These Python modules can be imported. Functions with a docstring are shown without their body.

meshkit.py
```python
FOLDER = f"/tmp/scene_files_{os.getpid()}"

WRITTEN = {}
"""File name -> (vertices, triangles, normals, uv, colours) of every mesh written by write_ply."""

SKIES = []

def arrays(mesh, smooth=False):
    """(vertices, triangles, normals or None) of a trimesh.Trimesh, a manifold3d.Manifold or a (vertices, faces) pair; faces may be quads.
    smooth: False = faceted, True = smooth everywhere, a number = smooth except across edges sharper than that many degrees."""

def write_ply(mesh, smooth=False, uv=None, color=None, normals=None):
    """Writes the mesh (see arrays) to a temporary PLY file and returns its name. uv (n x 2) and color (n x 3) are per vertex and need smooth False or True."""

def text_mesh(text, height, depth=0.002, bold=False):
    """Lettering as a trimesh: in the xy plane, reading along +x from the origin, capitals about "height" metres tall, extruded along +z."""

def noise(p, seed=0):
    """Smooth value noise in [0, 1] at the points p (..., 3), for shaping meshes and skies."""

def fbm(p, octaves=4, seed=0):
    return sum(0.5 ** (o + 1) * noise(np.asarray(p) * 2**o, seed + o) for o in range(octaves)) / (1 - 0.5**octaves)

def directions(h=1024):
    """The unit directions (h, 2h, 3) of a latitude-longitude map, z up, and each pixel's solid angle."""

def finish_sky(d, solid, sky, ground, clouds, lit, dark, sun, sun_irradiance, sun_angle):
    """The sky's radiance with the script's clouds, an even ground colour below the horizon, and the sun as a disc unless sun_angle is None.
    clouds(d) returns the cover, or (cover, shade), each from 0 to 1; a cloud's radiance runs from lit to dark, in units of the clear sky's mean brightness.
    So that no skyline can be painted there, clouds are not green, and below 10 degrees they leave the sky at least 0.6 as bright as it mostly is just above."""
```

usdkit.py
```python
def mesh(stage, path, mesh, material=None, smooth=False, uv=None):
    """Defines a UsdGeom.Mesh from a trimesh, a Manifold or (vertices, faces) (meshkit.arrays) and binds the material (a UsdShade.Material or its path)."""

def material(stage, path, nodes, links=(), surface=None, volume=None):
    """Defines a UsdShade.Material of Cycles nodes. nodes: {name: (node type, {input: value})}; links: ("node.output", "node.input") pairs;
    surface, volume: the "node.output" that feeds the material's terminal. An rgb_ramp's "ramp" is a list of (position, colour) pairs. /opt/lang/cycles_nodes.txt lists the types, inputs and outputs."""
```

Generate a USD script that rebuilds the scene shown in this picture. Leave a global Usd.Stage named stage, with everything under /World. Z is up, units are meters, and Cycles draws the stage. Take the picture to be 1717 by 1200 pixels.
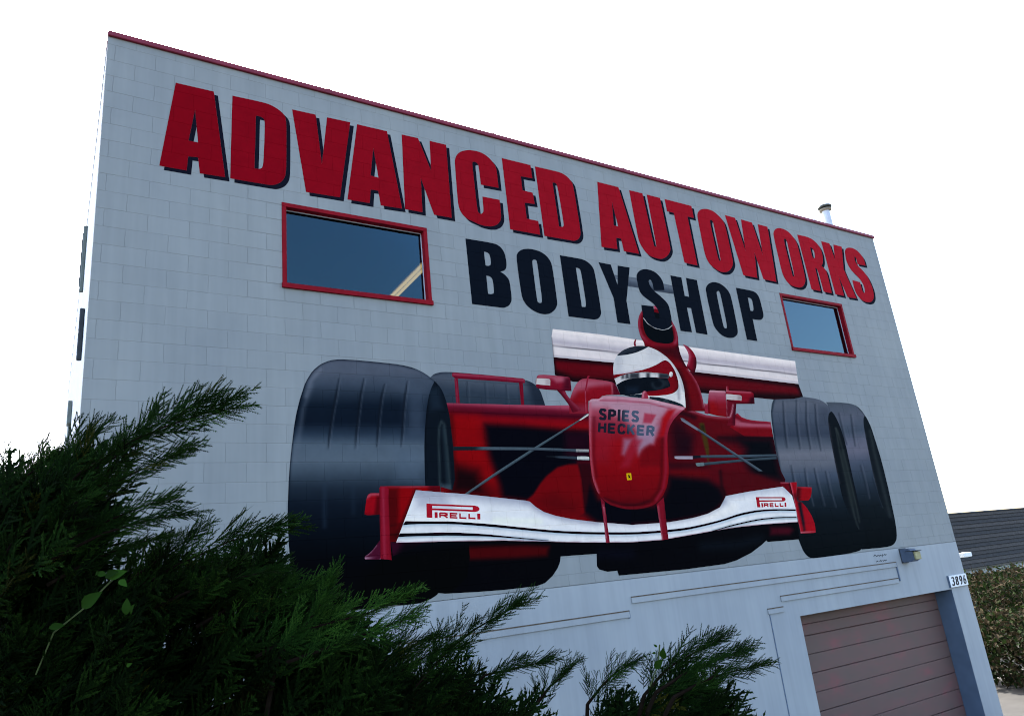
import math
import numpy as np
import shapely
from shapely.geometry import Polygon, LineString, box as sbox
from shapely.ops import unary_union
import trimesh
import mapbox_earcut as earcut
import usdkit, meshkit
from pxr import Usd, UsdGeom, UsdLux, UsdShade, Sdf, Gf, Vt

stage = Usd.Stage.CreateInMemory()
UsdGeom.SetStageUpAxis(stage, 'Z')
UsdGeom.SetStageMetersPerUnit(stage, 1.0)
UsdGeom.Xform.Define(stage, '/World')
RNG = np.random.default_rng(7)

# ------------------------------------------------------------------ camera, sky, sun, exposure
# world: x runs along the painted wall from its left corner, y into the building (wall face y = 0), z up
FPX = 1220.57                                   # focal length in pixels of a 1717 pixel wide picture
ROT = np.array([[0.8493913, -0.1018180, 0.5178490], [0.0705556, -0.9504988, -0.3026118], [0.5230261, 0.2935730, -0.8001616]])
CAM = np.array([-0.166, -7.5875, 3.9725])
EXPOSURE = 2.3


def w2(a):                                       # (along, up, out of wall) -> world axes
    return np.array([a[0], -a[2], a[1]])


RIGHT, DOWN, FWD = w2(ROT[0]), w2(ROT[1]), w2(ROT[2])
cam = UsdGeom.Camera.Define(stage, '/World/camera')
M = np.eye(4)
M[0, :3], M[1, :3], M[2, :3], M[3, :3] = RIGHT, -DOWN, -FWD, CAM
cam.AddTransformOp().Set(Gf.Matrix4d(*M.ravel().tolist()))
cam.CreateHorizontalApertureAttr(36.0)
cam.CreateVerticalApertureAttr(36.0 * 715 / 1024)
cam.CreateFocalLengthAttr(36.0 * FPX / 1717)
cam.CreateExposureAttr(EXPOSURE)
cam.CreateClippingRangeAttr(Gf.Vec2f(0.05, 5000))

SUN = np.array([0.16, 0.66, 0.70])
SUN /= np.linalg.norm(SUN)
sun = UsdLux.DistantLight.Define(stage, '/World/sun')
sun.CreateIntensityAttr(1.0)
sun.CreateAngleAttr(0.5)
sun.CreateNormalizeAttr(True)
sun.CreateColorAttr(Gf.Vec3f(1.0, 0.95, 0.87))
zaxis = SUN
xaxis = np.cross([0, 0, 1.0], zaxis); xaxis /= np.linalg.norm(xaxis)
yaxis = np.cross(zaxis, xaxis)
S = np.eye(4); S[0, :3], S[1, :3], S[2, :3] = xaxis, yaxis, zaxis
sun.AddTransformOp().Set(Gf.Matrix4d(*S.ravel().tolist()))
SKYMAT = usdkit.material(stage, '/World/Looks/sky', {
    's': ('sky_texture', {'sky_type': 'single_scattering', 'sun_disc': False, 'sun_elevation': math.asin(SUN[2]), 'sun_rotation': math.atan2(SUN[0], SUN[1]),
                          'air_density': 1.0, 'aerosol_density': 3.0, 'ozone_density': 1.0}),
    'b': ('background_shader', {'strength': 0.12})}, [('s.color', 'b.color')], surface='b.background')
dome = UsdLux.DomeLight.Define(stage, '/World/sky')
UsdShade.MaterialBindingAPI.Apply(dome.GetPrim()).Bind(SKYMAT)


# ------------------------------------------------------------------ helpers: pixels, names, meshes
def ray(x, y):
    return RIGHT * ((x - 858.5) / FPX) + DOWN * ((y - 600) / FPX) + FWD


def on_y(x, y, Y):                               # point of the pixel's ray on the plane y = Y
    d = ray(x, y)
    return CAM + d * ((Y - CAM[1]) / d[1])


def on_z(x, y, Z):
    d = ray(x, y)
    return CAM + d * ((Z - CAM[2]) / d[2])


def at_depth(x, y, D):
    return CAM + ray(x, y) * D


def px2uv(P, Y=0.0):                             # photo pixels -> wall coordinates (x, z)
    P = np.asarray(P, float)
    d = RIGHT * ((P[:, :1] - 858.5) / FPX) + DOWN * ((P[:, 1:2] - 600) / FPX) + FWD
    q = CAM + d * ((Y - CAM[1]) / d[:, 1:2])
    return q[:, [0, 2]]


def uv2px(U):
    U = np.asarray(U, float)
    X = np.stack([U[:, 0], np.zeros(len(U)), U[:, 1]], 1) - CAM
    z = X @ FWD
    return np.stack([858.5 + FPX * (X @ RIGHT) / z, 600 + FPX * (X @ DOWN) / z], 1)


USED = {}


def free(parent, name):
    key = parent + '/' + name
    n = USED.get(key, 0)
    USED[key] = n + 1
    return key if n == 0 else f'{key}_{n:03d}'


def data(prim, **kw):
    for k, v in kw.items():
        if v:
            prim.SetCustomDataByKey(k, v)
    return prim


def xform(name, label=None, category=None, group=None, kind=None, parent='/World'):
    p = UsdGeom.Xform.Define(stage, free(parent, name)).GetPrim()
    return data(p, label=label, category=category, group=group, kind=kind)


def put(name, mesh, mat, parent='/World', smooth=False, color=None, **kw):
    parent = parent if isinstance(parent, str) else str(parent.GetPath())
    path = free(parent, name)
    m = usdkit.mesh(stage, path, mesh, mat, smooth=smooth)
    if color is not None:
        UsdGeom.PrimvarsAPI(m).CreatePrimvar('paint', Sdf.ValueTypeNames.Color3fArray, 'vertex').Set(Vt.Vec3fArray.FromNumpy(np.asarray(color, np.float32)))
    return data(m.GetPrim(), **kw)


def bx(x0, x1, y0, y1, z0, z1):
    m = trimesh.creation.box([x1 - x0, y1 - y0, z1 - z0])
    m.apply_translation([(x0 + x1) / 2, (y0 + y1) / 2, (z0 + z1) / 2])
    return m


def bevel_box(x0, x1, y0, y1, z0, z1, b=0.004):
    pts = []
    for sx in (0, 1):
        for sy in (0, 1):
            for sz in (0, 1):
                c = np.array([(x0, x1)[sx], (y0, y1)[sy], (z0, z1)[sz]], float)
                s = np.array([1 - 2 * sx, 1 - 2 * sy, 1 - 2 * sz]) * b
                for k in range(3):
                    p = c + s
                    p[k] = c[k]
                    pts.append(p)
    return trimesh.convex.convex_hull(np.array(pts))


def cat(ms):
    return trimesh.util.concatenate(ms)


def tube(points, radii, sides=8):
    p = np.asarray(points, float)
    r = np.broadcast_to(np.asarray(radii, float), (len(p),))
    t = np.gradient(p, axis=0)
    t /= np.linalg.norm(t, axis=1, keepdims=True) + 1e-12
    a = np.cross(t, np.where(np.abs(t[:, 2:]) < 0.9, [0, 0, 1.0], [1.0, 0, 0]))
    a /= np.linalg.norm(a, axis=1, keepdims=True) + 1e-12
    b = np.cross(t, a)
    ang = np.arange(sides) * 2 * np.pi / sides
    v = p[:, None] + r[:, None, None] * (np.cos(ang)[None, :, None] * a[:, None] + np.sin(ang)[None, :, None] * b[:, None])
    i, j = np.meshgrid(np.arange(len(p) - 1), np.arange(sides), indexing='ij')
    q = np.stack([i * sides + j, i * sides + (j + 1) % sides, (i + 1) * sides + (j + 1) % sides, (i + 1) * sides + j], -1).reshape(-1, 4)
    f = np.vstack([q[:, [0, 1, 2]], q[:, [0, 2, 3]]])
    v = v.reshape(-1, 3)
    caps = [[0, k + 1, k] for k in range(1, sides - 1)] + [[len(v) - sides, len(v) - sides + k, len(v) - sides + k + 1] for k in range(1, sides - 1)]
    return trimesh.Trimesh(v, np.vstack([f, caps]), process=False)


def wall_extrude(poly, y0, y1):                  # a polygon in wall coordinates (x, z) as a solid from y0 (front) to y1
    out = []
    for g in getattr(poly, 'geoms', [poly]):
        if g.is_empty or g.area < 1e-7:
            continue
        m = trimesh.creation.extrude_polygon(g, y1 - y0, engine='earcut')
        v = m.vertices.copy()
        m.vertices = np.stack([v[:, 0], y0 + v[:, 2], v[:, 1]], 1)
        m.invert()
        out.append(m)
    return cat(out)


def smoothstep(x):
    x = np.clip(x, 0, 1)
    return x * x * (3 - 2 * x)


def lin(c):
    c = np.asarray(c, float) / 255
    return np.where(c < 0.04045, c / 12.92, ((c + 0.055) / 1.055) ** 2.4)


LREF = np.array([0.83, 1.07, 1.42])


def paint(c):                                    # colour of a paint as it looks in this open shade -> its own colour
    return np.clip(lin(c) / LREF, 0.0012, 0.88)


# ------------------------------------------------------------------ materials
def mat(name, color, rough=0.6, noise=None, bump=0.0, bscale=60.0, metallic=0.0, spec=0.25):
    """plain procedural material: a base colour with a little noise of its own and fine relief"""
    n, l = {'p': ('principled_bsdf', {'base_color': tuple(color), 'roughness': rough, 'metallic': metallic, 'specular_ior_level': spec}), 'g': ('geometry', {})}, []
    if noise:
        sc, amt = noise
        n['n'] = ('noise_texture', {'scale': sc, 'detail': 5.0, 'roughness': 0.6})
        c = np.asarray(color)
        n['r'] = ('rgb_ramp', {'ramp': [(0.25, tuple(c * (1 - amt))), (0.75, tuple(np.minimum(c * (1 + amt), 0.9)))]})
        l += [('g.position', 'n.vector'), ('n.fac', 'r.fac'), ('r.color', 'p.base_color')]
    if bump:
        n['nb'] = ('noise_texture', {'scale': bscale, 'detail': 4.0})
        n['b'] = ('bump', {'strength': bump, 'distance': 0.004})
        l += [('g.position', 'nb.vector'), ('nb.fac', 'b.height'), ('b.normal', 'p.normal')]
    return usdkit.material(stage, '/World/Looks/' + name, n, l, surface='p.BSDF')


def wall_mat(name, tint=1.0, streak=0.10, vary=0.03, chips=0.22):
    """painted masonry: large blotches, vertical weather streaks, dirt specks, a slight tone of each block, roller texture"""
    c = WALL * tint
    n = {'g': ('geometry', {}), 'oi': ('object_info', {}),
         'm1': ('mapping', {'vector': (0, 0, 0), 'scale': (7.0, 1.0, 0.45)}),
         'n1': ('noise_texture', {'scale': 1.0, 'detail': 5.0, 'roughness': 0.6}),
         'n2': ('noise_texture', {'scale': 0.7, 'detail': 6.0, 'roughness': 0.6}),
         'n3': ('noise_texture', {'scale': 9.0, 'detail': 5.0, 'roughness': 0.75}),
         'r1': ('rgb_ramp', {'ramp': [(0.35, (1 - streak,) * 3), (0.62, (1, 1, 1))]}),
         'r2': ('rgb_ramp', {'ramp': [(0.3, (0.9, 0.91, 0.93)), (0.7, (1.06, 1.05, 1.03))]}),
         'r3': ('rgb_ramp', {'ramp': [(chips, (0.62, 0.60, 0.58)), (chips + 0.05, (1, 1, 1))]}),
         'ro': ('rgb_ramp', {'ramp': [(0.0, (1 - vary,) * 3), (1.0, (1 + vary * 0.6,) * 3)]}),
         'a': ('mix', {'mix_type': 'multiply', 'fac': 1.0, 'color1': tuple(c)}), 'b': ('mix', {'mix_type': 'multiply', 'fac': 1.0}),
         'c': ('mix', {'mix_type': 'multiply', 'fac': 1.0}), 'd': ('mix', {'mix_type': 'multiply', 'fac': 1.0}),
         'nb': ('noise_texture', {'scale': 140.0, 'detail': 4.0, 'roughness': 0.7}), 'nc': ('noise_texture', {'scale': 18.0, 'detail': 3.0}),
         'ad': ('math', {'math_type': 'add'}),
         'bp': ('bump', {'strength': 0.35, 'distance': 0.0025}),
         'p': ('principled_bsdf', {'roughness': 0.75, 'specular_ior_level': 0.12})}
    l = [('g.position', 'm1.vector'), ('m1.vector', 'n1.vector'), ('g.position', 'n2.vector'), ('g.position', 'n3.vector'), ('n1.fac', 'r1.fac'), ('n2.fac', 'r2.fac'), ('n3.fac', 'r3.fac'),
         ('oi.random', 'ro.fac'), ('r1.color', 'a.color2'), ('a.color', 'b.color1'), ('r2.color', 'b.color2'), ('b.color', 'c.color1'), ('r3.color', 'c.color2'),
         ('c.color', 'd.color1'), ('ro.color', 'd.color2'), ('d.color', 'p.base_color'),
         ('g.position', 'nb.vector'), ('g.position', 'nc.vector'), ('nb.fac', 'ad.value1'), ('nc.fac', 'ad.value2'), ('ad.value', 'bp.height'), ('bp.normal', 'p.normal')]
    return usdkit.material(stage, '/World/Looks/' + name, n, l, surface='p.BSDF')


def vertex_paint_mat(name, rough=0.75, spec=0.015):
    n = {'at': ('attribute', {'attribute': 'paint'}), 'g': ('geometry', {}),
         'n1': ('noise_texture', {'scale': 5.0, 'detail': 6.0, 'roughness': 0.7}), 'r1': ('rgb_ramp', {'ramp': [(0.3, (0.88, 0.88, 0.88)), (0.7, (1.06, 1.06, 1.06))]}),
         'x': ('mix', {'mix_type': 'multiply', 'fac': 1.0}),
         'nb': ('noise_texture', {'scale': 140.0, 'detail': 4.0, 'roughness': 0.7}), 'nc': ('noise_texture', {'scale': 18.0, 'detail': 3.0}), 'ad': ('math', {'math_type': 'add'}),
         'bp': ('bump', {'strength': 0.3, 'distance': 0.0025}),
         'p': ('principled_bsdf', {'roughness': rough, 'specular_ior_level': spec})}
    l = [('g.position', 'n1.vector'), ('n1.fac', 'r1.fac'), ('at.color', 'x.color1'), ('r1.color', 'x.color2'), ('x.color', 'p.base_color'),
         ('g.position', 'nb.vector'), ('g.position', 'nc.vector'), ('nb.fac', 'ad.value1'), ('nc.fac', 'ad.value2'), ('ad.value', 'bp.height'), ('bp.normal', 'p.normal')]
    return usdkit.material(stage, '/World/Looks/' + name, n, l, surface='p.BSDF')


WALL = np.array([0.266, 0.270, 0.258])
M_WALL = wall_mat('painted_block', 1.0, streak=0.08, chips=0.24)
M_PARGE = wall_mat('brightened_parging', np.array([1.25, 1.27, 1.34]), streak=0.09, chips=0.27)  # lighter, bluer tint paints in the brighter light low on the wall
M_SIDE = mat('painted_side_wall', (0.36, 0.39, 0.41), 0.65, (3.0, 0.08), 0.3, 90)
M_MURAL = vertex_paint_mat('mural_paint')
M_RED = mat('red_trim_paint', (0.21, 0.004, 0.010), 0.6, (6.0, 0.22), 0.15, 60, spec=0.06)
M_COPING = mat('red_metal_flashing', (0.17, 0.014, 0.030), 0.5, (2.5, 0.2), 0.1, 30)
M_COPTOP = mat('weathered_flashing_edge', (0.12, 0.08, 0.10), 0.5, (4.0, 0.25))
M_ROOF = mat('roof_membrane', (0.2, 0.2, 0.2), 0.85, (3.0, 0.2), 0.3, 40)
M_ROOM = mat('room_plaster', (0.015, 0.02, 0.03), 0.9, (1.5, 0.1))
M_JAMB = mat('garage_jamb_paint', (0.10, 0.135, 0.19), 0.55, (4.0, 0.15), 0.2, 70)
M_DARK = mat('dark_metal', (0.03, 0.035, 0.04), 0.5, (8.0, 0.2))
M_GREY = mat('grey_metal', (0.16, 0.18, 0.16), 0.55, (6.0, 0.2))
M_WHITE = mat('white_enamel', (0.72, 0.72, 0.70), 0.45, (9.0, 0.06))
M_BLACK = mat('black_enamel', (0.012, 0.012, 0.015), 0.4)
M_GALV = mat('galvanised_pipe', (0.50, 0.54, 0.60), 0.5, (5.0, 0.12))
M_DIRT = mat('ledge_dirt', (0.10, 0.075, 0.055), 0.9, (30.0, 0.4))
def glass(name, ior, tint):
    return usdkit.material(stage, '/World/Looks/' + name, {
        'f': ('fresnel', {'IOR': ior}), 't': ('transparent_bsdf', {'color': (0.34, 0.40, 0.46)}), 'm': ('mix_closure', {}), 'ge': ('geometry', {}),
        'n': ('noise_texture', {'scale': 1.3, 'detail': 1.0}), 'b': ('bump', {'strength': 0.25, 'distance': 0.004}), 'g': ('glossy_bsdf', {'color': tint, 'roughness': 0.01})},
        [('ge.position', 'n.vector'), ('n.fac', 'b.height'), ('b.normal', 'g.normal'), ('f.fac', 'm.fac'), ('t.BSDF', 'm.closure1'), ('g.BSDF', 'm.closure2')], surface='m.closure')


GLASSES = [glass('window_glass', 1.62, (0.46, 0.84, 1.0)), glass('reflective_window_glass', 2.15, (0.56, 0.86, 1.0))]

# ------------------------------------------------------------------ ground and terrain
def terrain_z(x, y):
    return 2.35 * smoothstep((-y - 2.6) / 3.0) * smoothstep((10.5 - x) / 4.0)


gx = np.concatenate([[-1200, -300, -80], np.linspace(-30, 40, 71), [90, 300, 1200]])
gy = np.concatenate([[-1200, -300, -80], np.linspace(-30, 30, 61), [80, 300, 1200]])
GX, GY = np.meshgrid(gx, gy, indexing='ij')
GZ = terrain_z(GX, GY) + 0.05 * (meshkit.fbm(np.stack([GX * 0.7, GY * 0.7, GX * 0], -1), 3) - 0.5) * (GY < -3.0) * (GX < 9)
i, j = np.meshgrid(np.arange(len(gx) - 1), np.arange(len(gy) - 1), indexing='ij')
ny = len(gy)
q = np.stack([i * ny + j, (i + 1) * ny + j, (i + 1) * ny + j + 1, i * ny + j + 1], -1).reshape(-1, 4)
M_GROUND = mat('asphalt_and_soil', (0.045, 0.043, 0.04), 0.9, (1.2, 0.3), 0.4, 30)
put('ground', (np.stack([GX.ravel(), GY.ravel(), GZ.ravel() - 0.01], 1), q), M_GROUND, smooth=True, kind='structure', label='dark ground of asphalt and soil that rises to a bank')

put('road', bx(-300, 300, -26, -11.5, 2.30, 2.385), mat('grey_asphalt', (0.085, 0.083, 0.08), 0.85, (0.8, 0.15), 0.2, 20), kind='structure', label='grey asphalt road on top of the bank behind the viewer')

# ------------------------------------------------------------------ the building: openings, blocks, parged base
W, ZTOP, ZB, DEPTH = 14.16, 10.10, 3.87, 15.0
PITCH, GROOVE, GU, GD = 0.2, 0.0044, 0.0020, 0.0028
WIN = [(1.857, 3.690, 7.372, 8.430), (10.620, 12.424, 7.336, 8.405)]
GAR = (9.385, 13.600, -0.5, 3.072)
OPEN = unary_union([sbox(w[0], w[2], w[1], w[3]) for w in WIN] + [sbox(GAR[0], GAR[2], GAR[1], GAR[3])])
building = xform('body_shop_building', 'tall pale block building with red lettering and a painted red racing car on its front', 'building')
BP = str(building.GetPath())

zl = [ZB] + [z for z in np.arange(4.0, 10.01, PITCH)] + [ZTOP]
COURSES = [(zl[k], zl[k + 1]) for k in range(len(zl) - 1)]


def phase(z0):                                   # running bond; the course 5.4 to 5.6 has a joint at 0.075
    return 0.075 if int(round((z0 - 5.4) / PITCH)) % 2 == 0 else 0.275


def joints(z0):
    p = phase(math.floor(z0 / PITCH + 1e-6) * PITCH)
    js = [0.0] + [u for u in np.arange(p, W, 0.4) if 0.05 < u < W - 0.05] + [W]
    return js


def groove_depth(u, z):
    """depth of the V joints below the block faces"""
    zz = np.asarray(z)
    d = np.full(np.shape(u), 1.0)
    zlv = np.array(zl)
    dz = np.abs(zz[..., None] - zlv).min(-1)
    k = np.floor(zz / PITCH + 1e-9)
    ph = np.where(np.mod(np.round((k * PITCH - 5.4) / PITCH), 2) == 0, 0.075, 0.275)
    du = np.abs(np.mod(u - ph + 0.2, 0.4) - 0.2)
    du = np.where(zz < ZB, 1.0, du)
    return GD * np.maximum(np.clip(1 - dz / GROOVE, 0, 1), np.clip(1 - du / GU, 0, 1))


wall_poly = sbox(0, 0, W, ZTOP).difference(OPEN)
front = put('front_wall', wall_extrude(wall_poly.intersection(sbox(0, ZB, W, ZTOP)), GD, 0.2), M_WALL, BP)
FW = str(front.GetPath())


def block_mesh(u0, u1, z0, z1):
    g, h = GROOVE, GU
    a, b, c = np.clip(RNG.normal(0, 0.00035, 3), -0.0008, 0.0008)   # no block lies quite true
    v = [(u0, GD, z0), (u1, GD, z0), (u1, GD, z1), (u0, GD, z1), (u0 + h, a, z0 + g), (u1 - h, b, z0 + g), (u1 - h, b + c - a, z1 - g), (u0 + h, c, z1 - g)]
    f = [(4, 5, 6, 7), (0, 1, 5, 4), (1, 2, 6, 5), (2, 3, 7, 6), (3, 0, 4, 7)]
    return trimesh.Trimesh(np.array(v), np.array([t for a, b, c, d in f for t in ((a, b, c), (a, c, d))]), process=False)

# ------------------------------------------------------------------ paint on the wall: every painted shape is draped over the blocks and their joints
def zoom(ox, oy, s):
    return lambda *pts: [(ox + p[0] / s, oy + p[1] / s) + tuple(p[2:]) for p in pts]


def soften(pts, n=1):                            # corner cutting for hand traced curves
    P = np.asarray([p[:2] for p in pts], float)
    for _ in range(n):
        Q = np.roll(P, -1, 0)
        a = np.arctan2(*(P - np.roll(P, 1, 0)).T[::-1])
        b = np.arctan2(*(Q - P).T[::-1])
        turn = np.abs((b - a + np.pi) % (2 * np.pi) - np.pi)
        out = []
        for k in range(len(P)):
            if turn[k] > 0.9:                    # a real corner stays
                out.append(P[k])
            else:
                out += [P[k] * 0.78 + P[k - 1] * 0.22, P[k] * 0.78 + Q[k] * 0.22]
        P = np.array(out)
    return P


def pxpoly(pts, holes=(), n=1):
    U = px2uv(soften(pts, n))
    p = Polygon(U, [px2uv(soften(h, n)) for h in holes])
    return p if p.is_valid else p.buffer(0)


# cells that follow the block faces and joints
def make_cells(step):
    cells = []
    for z0, z1 in COURSES:
        js = joints(z0)
        us = []
        for u0, u1 in zip(js[:-1], js[1:]):
            us += [u0, u0 + GU] + list(np.linspace(u0 + GU, u1 - GU, max(2, int((u1 - u0) / step(u0)) + 1))[1:-1]) + [u1 - GU]
        us = np.array(us + [W])
        zs = np.array([z0, z0 + GROOVE] + list(np.linspace(z0 + GROOVE, z1 - GROOVE, max(2, int((z1 - z0) / step(5.0)) + 1))[1:-1]) + [z1 - GROOVE, z1])
        A, B = np.meshgrid(np.arange(len(us) - 1), np.arange(len(zs) - 1), indexing='ij')
        cells.append(np.stack([us[A], zs[B], us[A + 1], zs[B + 1]], -1).reshape(-1, 4))
    us, zs = np.linspace(0, W, int(W / step(0) / 1.6)), np.concatenate([np.arange(2.8, ZB - step(0) - .01, 1.6 * step(0)), [ZB - GROOVE, ZB]])
    A, B = np.meshgrid(np.arange(len(us) - 1), np.arange(len(zs) - 1), indexing='ij')
    cells.append(np.stack([us[A], zs[B], us[A + 1], zs[B + 1]], -1).reshape(-1, 4))
    return np.vstack(cells)


FINE = make_cells(lambda u: 0.014 + 0.0012 * u)
COARSE = make_cells(lambda u: 0.066)
LIFT = 0.0018


def drape(poly, CELLS):
    """the polygon (wall coordinates) as triangles lying on the relief; returns vertices in wall coordinates and faces"""
    x0, z0, x1, z1 = poly.bounds
    near = CELLS[(CELLS[:, 2] > x0) & (CELLS[:, 0] < x1) & (CELLS[:, 3] > z0) & (CELLS[:, 1] < z1)]
    bs = shapely.box(near[:, 0], near[:, 1], near[:, 2], near[:, 3])
    shapely.prepare(poly)
    inside = shapely.contains_properly(poly, bs)
    V, F, n = [], [], 0
    c = near[inside]
    if len(c):
        v = np.stack([c[:, [0, 1]], c[:, [2, 1]], c[:, [2, 3]], c[:, [0, 3]]], 1).reshape(-1, 2)
        b = np.arange(len(c))[:, None] * 4
        V.append(v)
        F += [b + [0, 1, 2], b + [0, 2, 3]]
        n = len(v)
    edge = bs[~inside & shapely.intersects(poly, bs)]
    for g in shapely.intersection(edge, poly):
        for p in getattr(g, 'geoms', [g]):
            if p.geom_type != 'Polygon' or p.area < 1e-9:
                continue
            rings = [np.asarray(p.exterior.coords)[:-1]] + [np.asarray(r.coords)[:-1] for r in p.interiors]
            v = np.vstack(rings)
            t = earcut.triangulate_float64(v, np.cumsum([len(r) for r in rings]).astype(np.uint32)).reshape(-1, 3).astype(int)
            e, g2 = v[t[:, 1]] - v[t[:, 0]], v[t[:, 2]] - v[t[:, 0]]
            a = e[:, 0] * g2[:, 1] - e[:, 1] * g2[:, 0]
            t = np.where((a > 0)[:, None], t, t[:, ::-1])
            V.append(v)
            F.append(t + n)
            n += len(v)
    return np.vstack(V), np.vstack(F)


def sdist(P, q, closed=True):
    """distance of the points q to the polyline P, negative inside a closed one"""
    P = np.asarray([p[:2] for p in P], float)
    A = P if closed else P[:-1]
    B = np.roll(P, -1, 0) if closed else P[1:]
    best = np.full(len(q), 1e9)
    ins = np.zeros(len(q), bool)
    par = np.zeros(len(q))
    for k, (a, b) in enumerate(zip(A, B)):
        ab = b - a
        t = np.clip(((q - a) @ ab) / max(ab @ ab, 1e-9), 0, 1)
        d = np.hypot(*(q - a - t[:, None] * ab).T)
        par = np.where(d < best, k + t, par)
        best = np.minimum(best, d)
        if closed and a[1] != b[1]:
            c = ((a[1] > q[:, 1]) != (b[1] > q[:, 1])) & (q[:, 0] < a[0] + (q[:, 1] - a[1]) * ab[0] / ab[1])
            ins ^= c
    return np.where(ins, -best, best) if closed else (best, par)


def airbrush(q, base, strokes, outline):
    """paint colours at the picture points q: base coat, then strokes in order"""
    col = np.tile(np.asarray(base, float), (len(q), 1))
    for s in strokes:
        kind = s[0]
        if kind == 'P':                          # soft edged area: points, colour, softness, opacity
            a = smoothstep(0.5 - sdist(s[1], q) / (2.0 * max(s[3], 0.3))) * s[4]
            c = np.asarray(s[2], float)
        elif kind == 'L':                        # soft line: points, width(s), colour, softness, opacity
            d, par = sdist(s[1], q, False)
            w = np.interp(par, np.arange(len(s[1])), s[2]) if np.ndim(s[2]) else s[2]
            a = smoothstep(0.5 - (d - w / 2) / (2.0 * max(s[4], 0.3))) * s[5]
            c = np.asarray(s[3], float)
        elif kind == 'G':                        # ramp from p0 to p1: stops (t, colour), opacity
            p0, p1 = np.asarray(s[1], float), np.asarray(s[2], float)
            t = ((q - p0) @ (p1 - p0)) / ((p1 - p0) @ (p1 - p0))
            T = [x[0] for x in s[3]]
            c = np.stack([np.interp(t, T, [x[1][k] for x in s[3]]) for k in range(3)], 1)
            a = np.full(len(q), s[4])
        elif kind == 'R':                        # along the outline: width, colour, softness, opacity
            d = -sdist(outline, q)
            a = smoothstep(0.5 - (d - s[1]) / (2.0 * max(s[3], 0.3))) * s[4]
            c = np.asarray(s[2], float)
        col = col * (1 - a[:, None]) + c * a[:, None]
    return col


PAINTED = []                                     # polygons already covered (front shapes come first)


def lay(name, poly, parent, base, strokes=(), outline=None, material=None, **kw):
    if PAINTED:
        poly = poly.difference(unary_union(PAINTED))
    if poly.is_empty or poly.area < 1e-6:
        return None
    PAINTED.append(poly)
    first = None
    comps = sorted(getattr(poly, 'geoms', [poly]), key=lambda g: -g.area)
    for g in comps:                              # each separate patch of paint is a part of its own
        if g.geom_type != 'Polygon' or (g.area < 4e-5 and first is not None):
            continue
        V, F = drape(g, FINE if strokes else COARSE)
        c = paint(airbrush(uv2px(V), base, strokes, outline))
        X = np.stack([V[:, 0], groove_depth(V[:, 0], V[:, 1]) - LIFT, V[:, 1]], 1)
        q = put(name, (X, F), material or M_MURAL, parent, color=c, **kw)
        first = first or q
    return first


def shape(name, pts, base, strokes=(), holes=(), n=1, parent=None, **kw):
    return lay(name, pxpoly(pts, holes, n), parent or MU, base, strokes, soften(pts, n), **kw)


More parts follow.
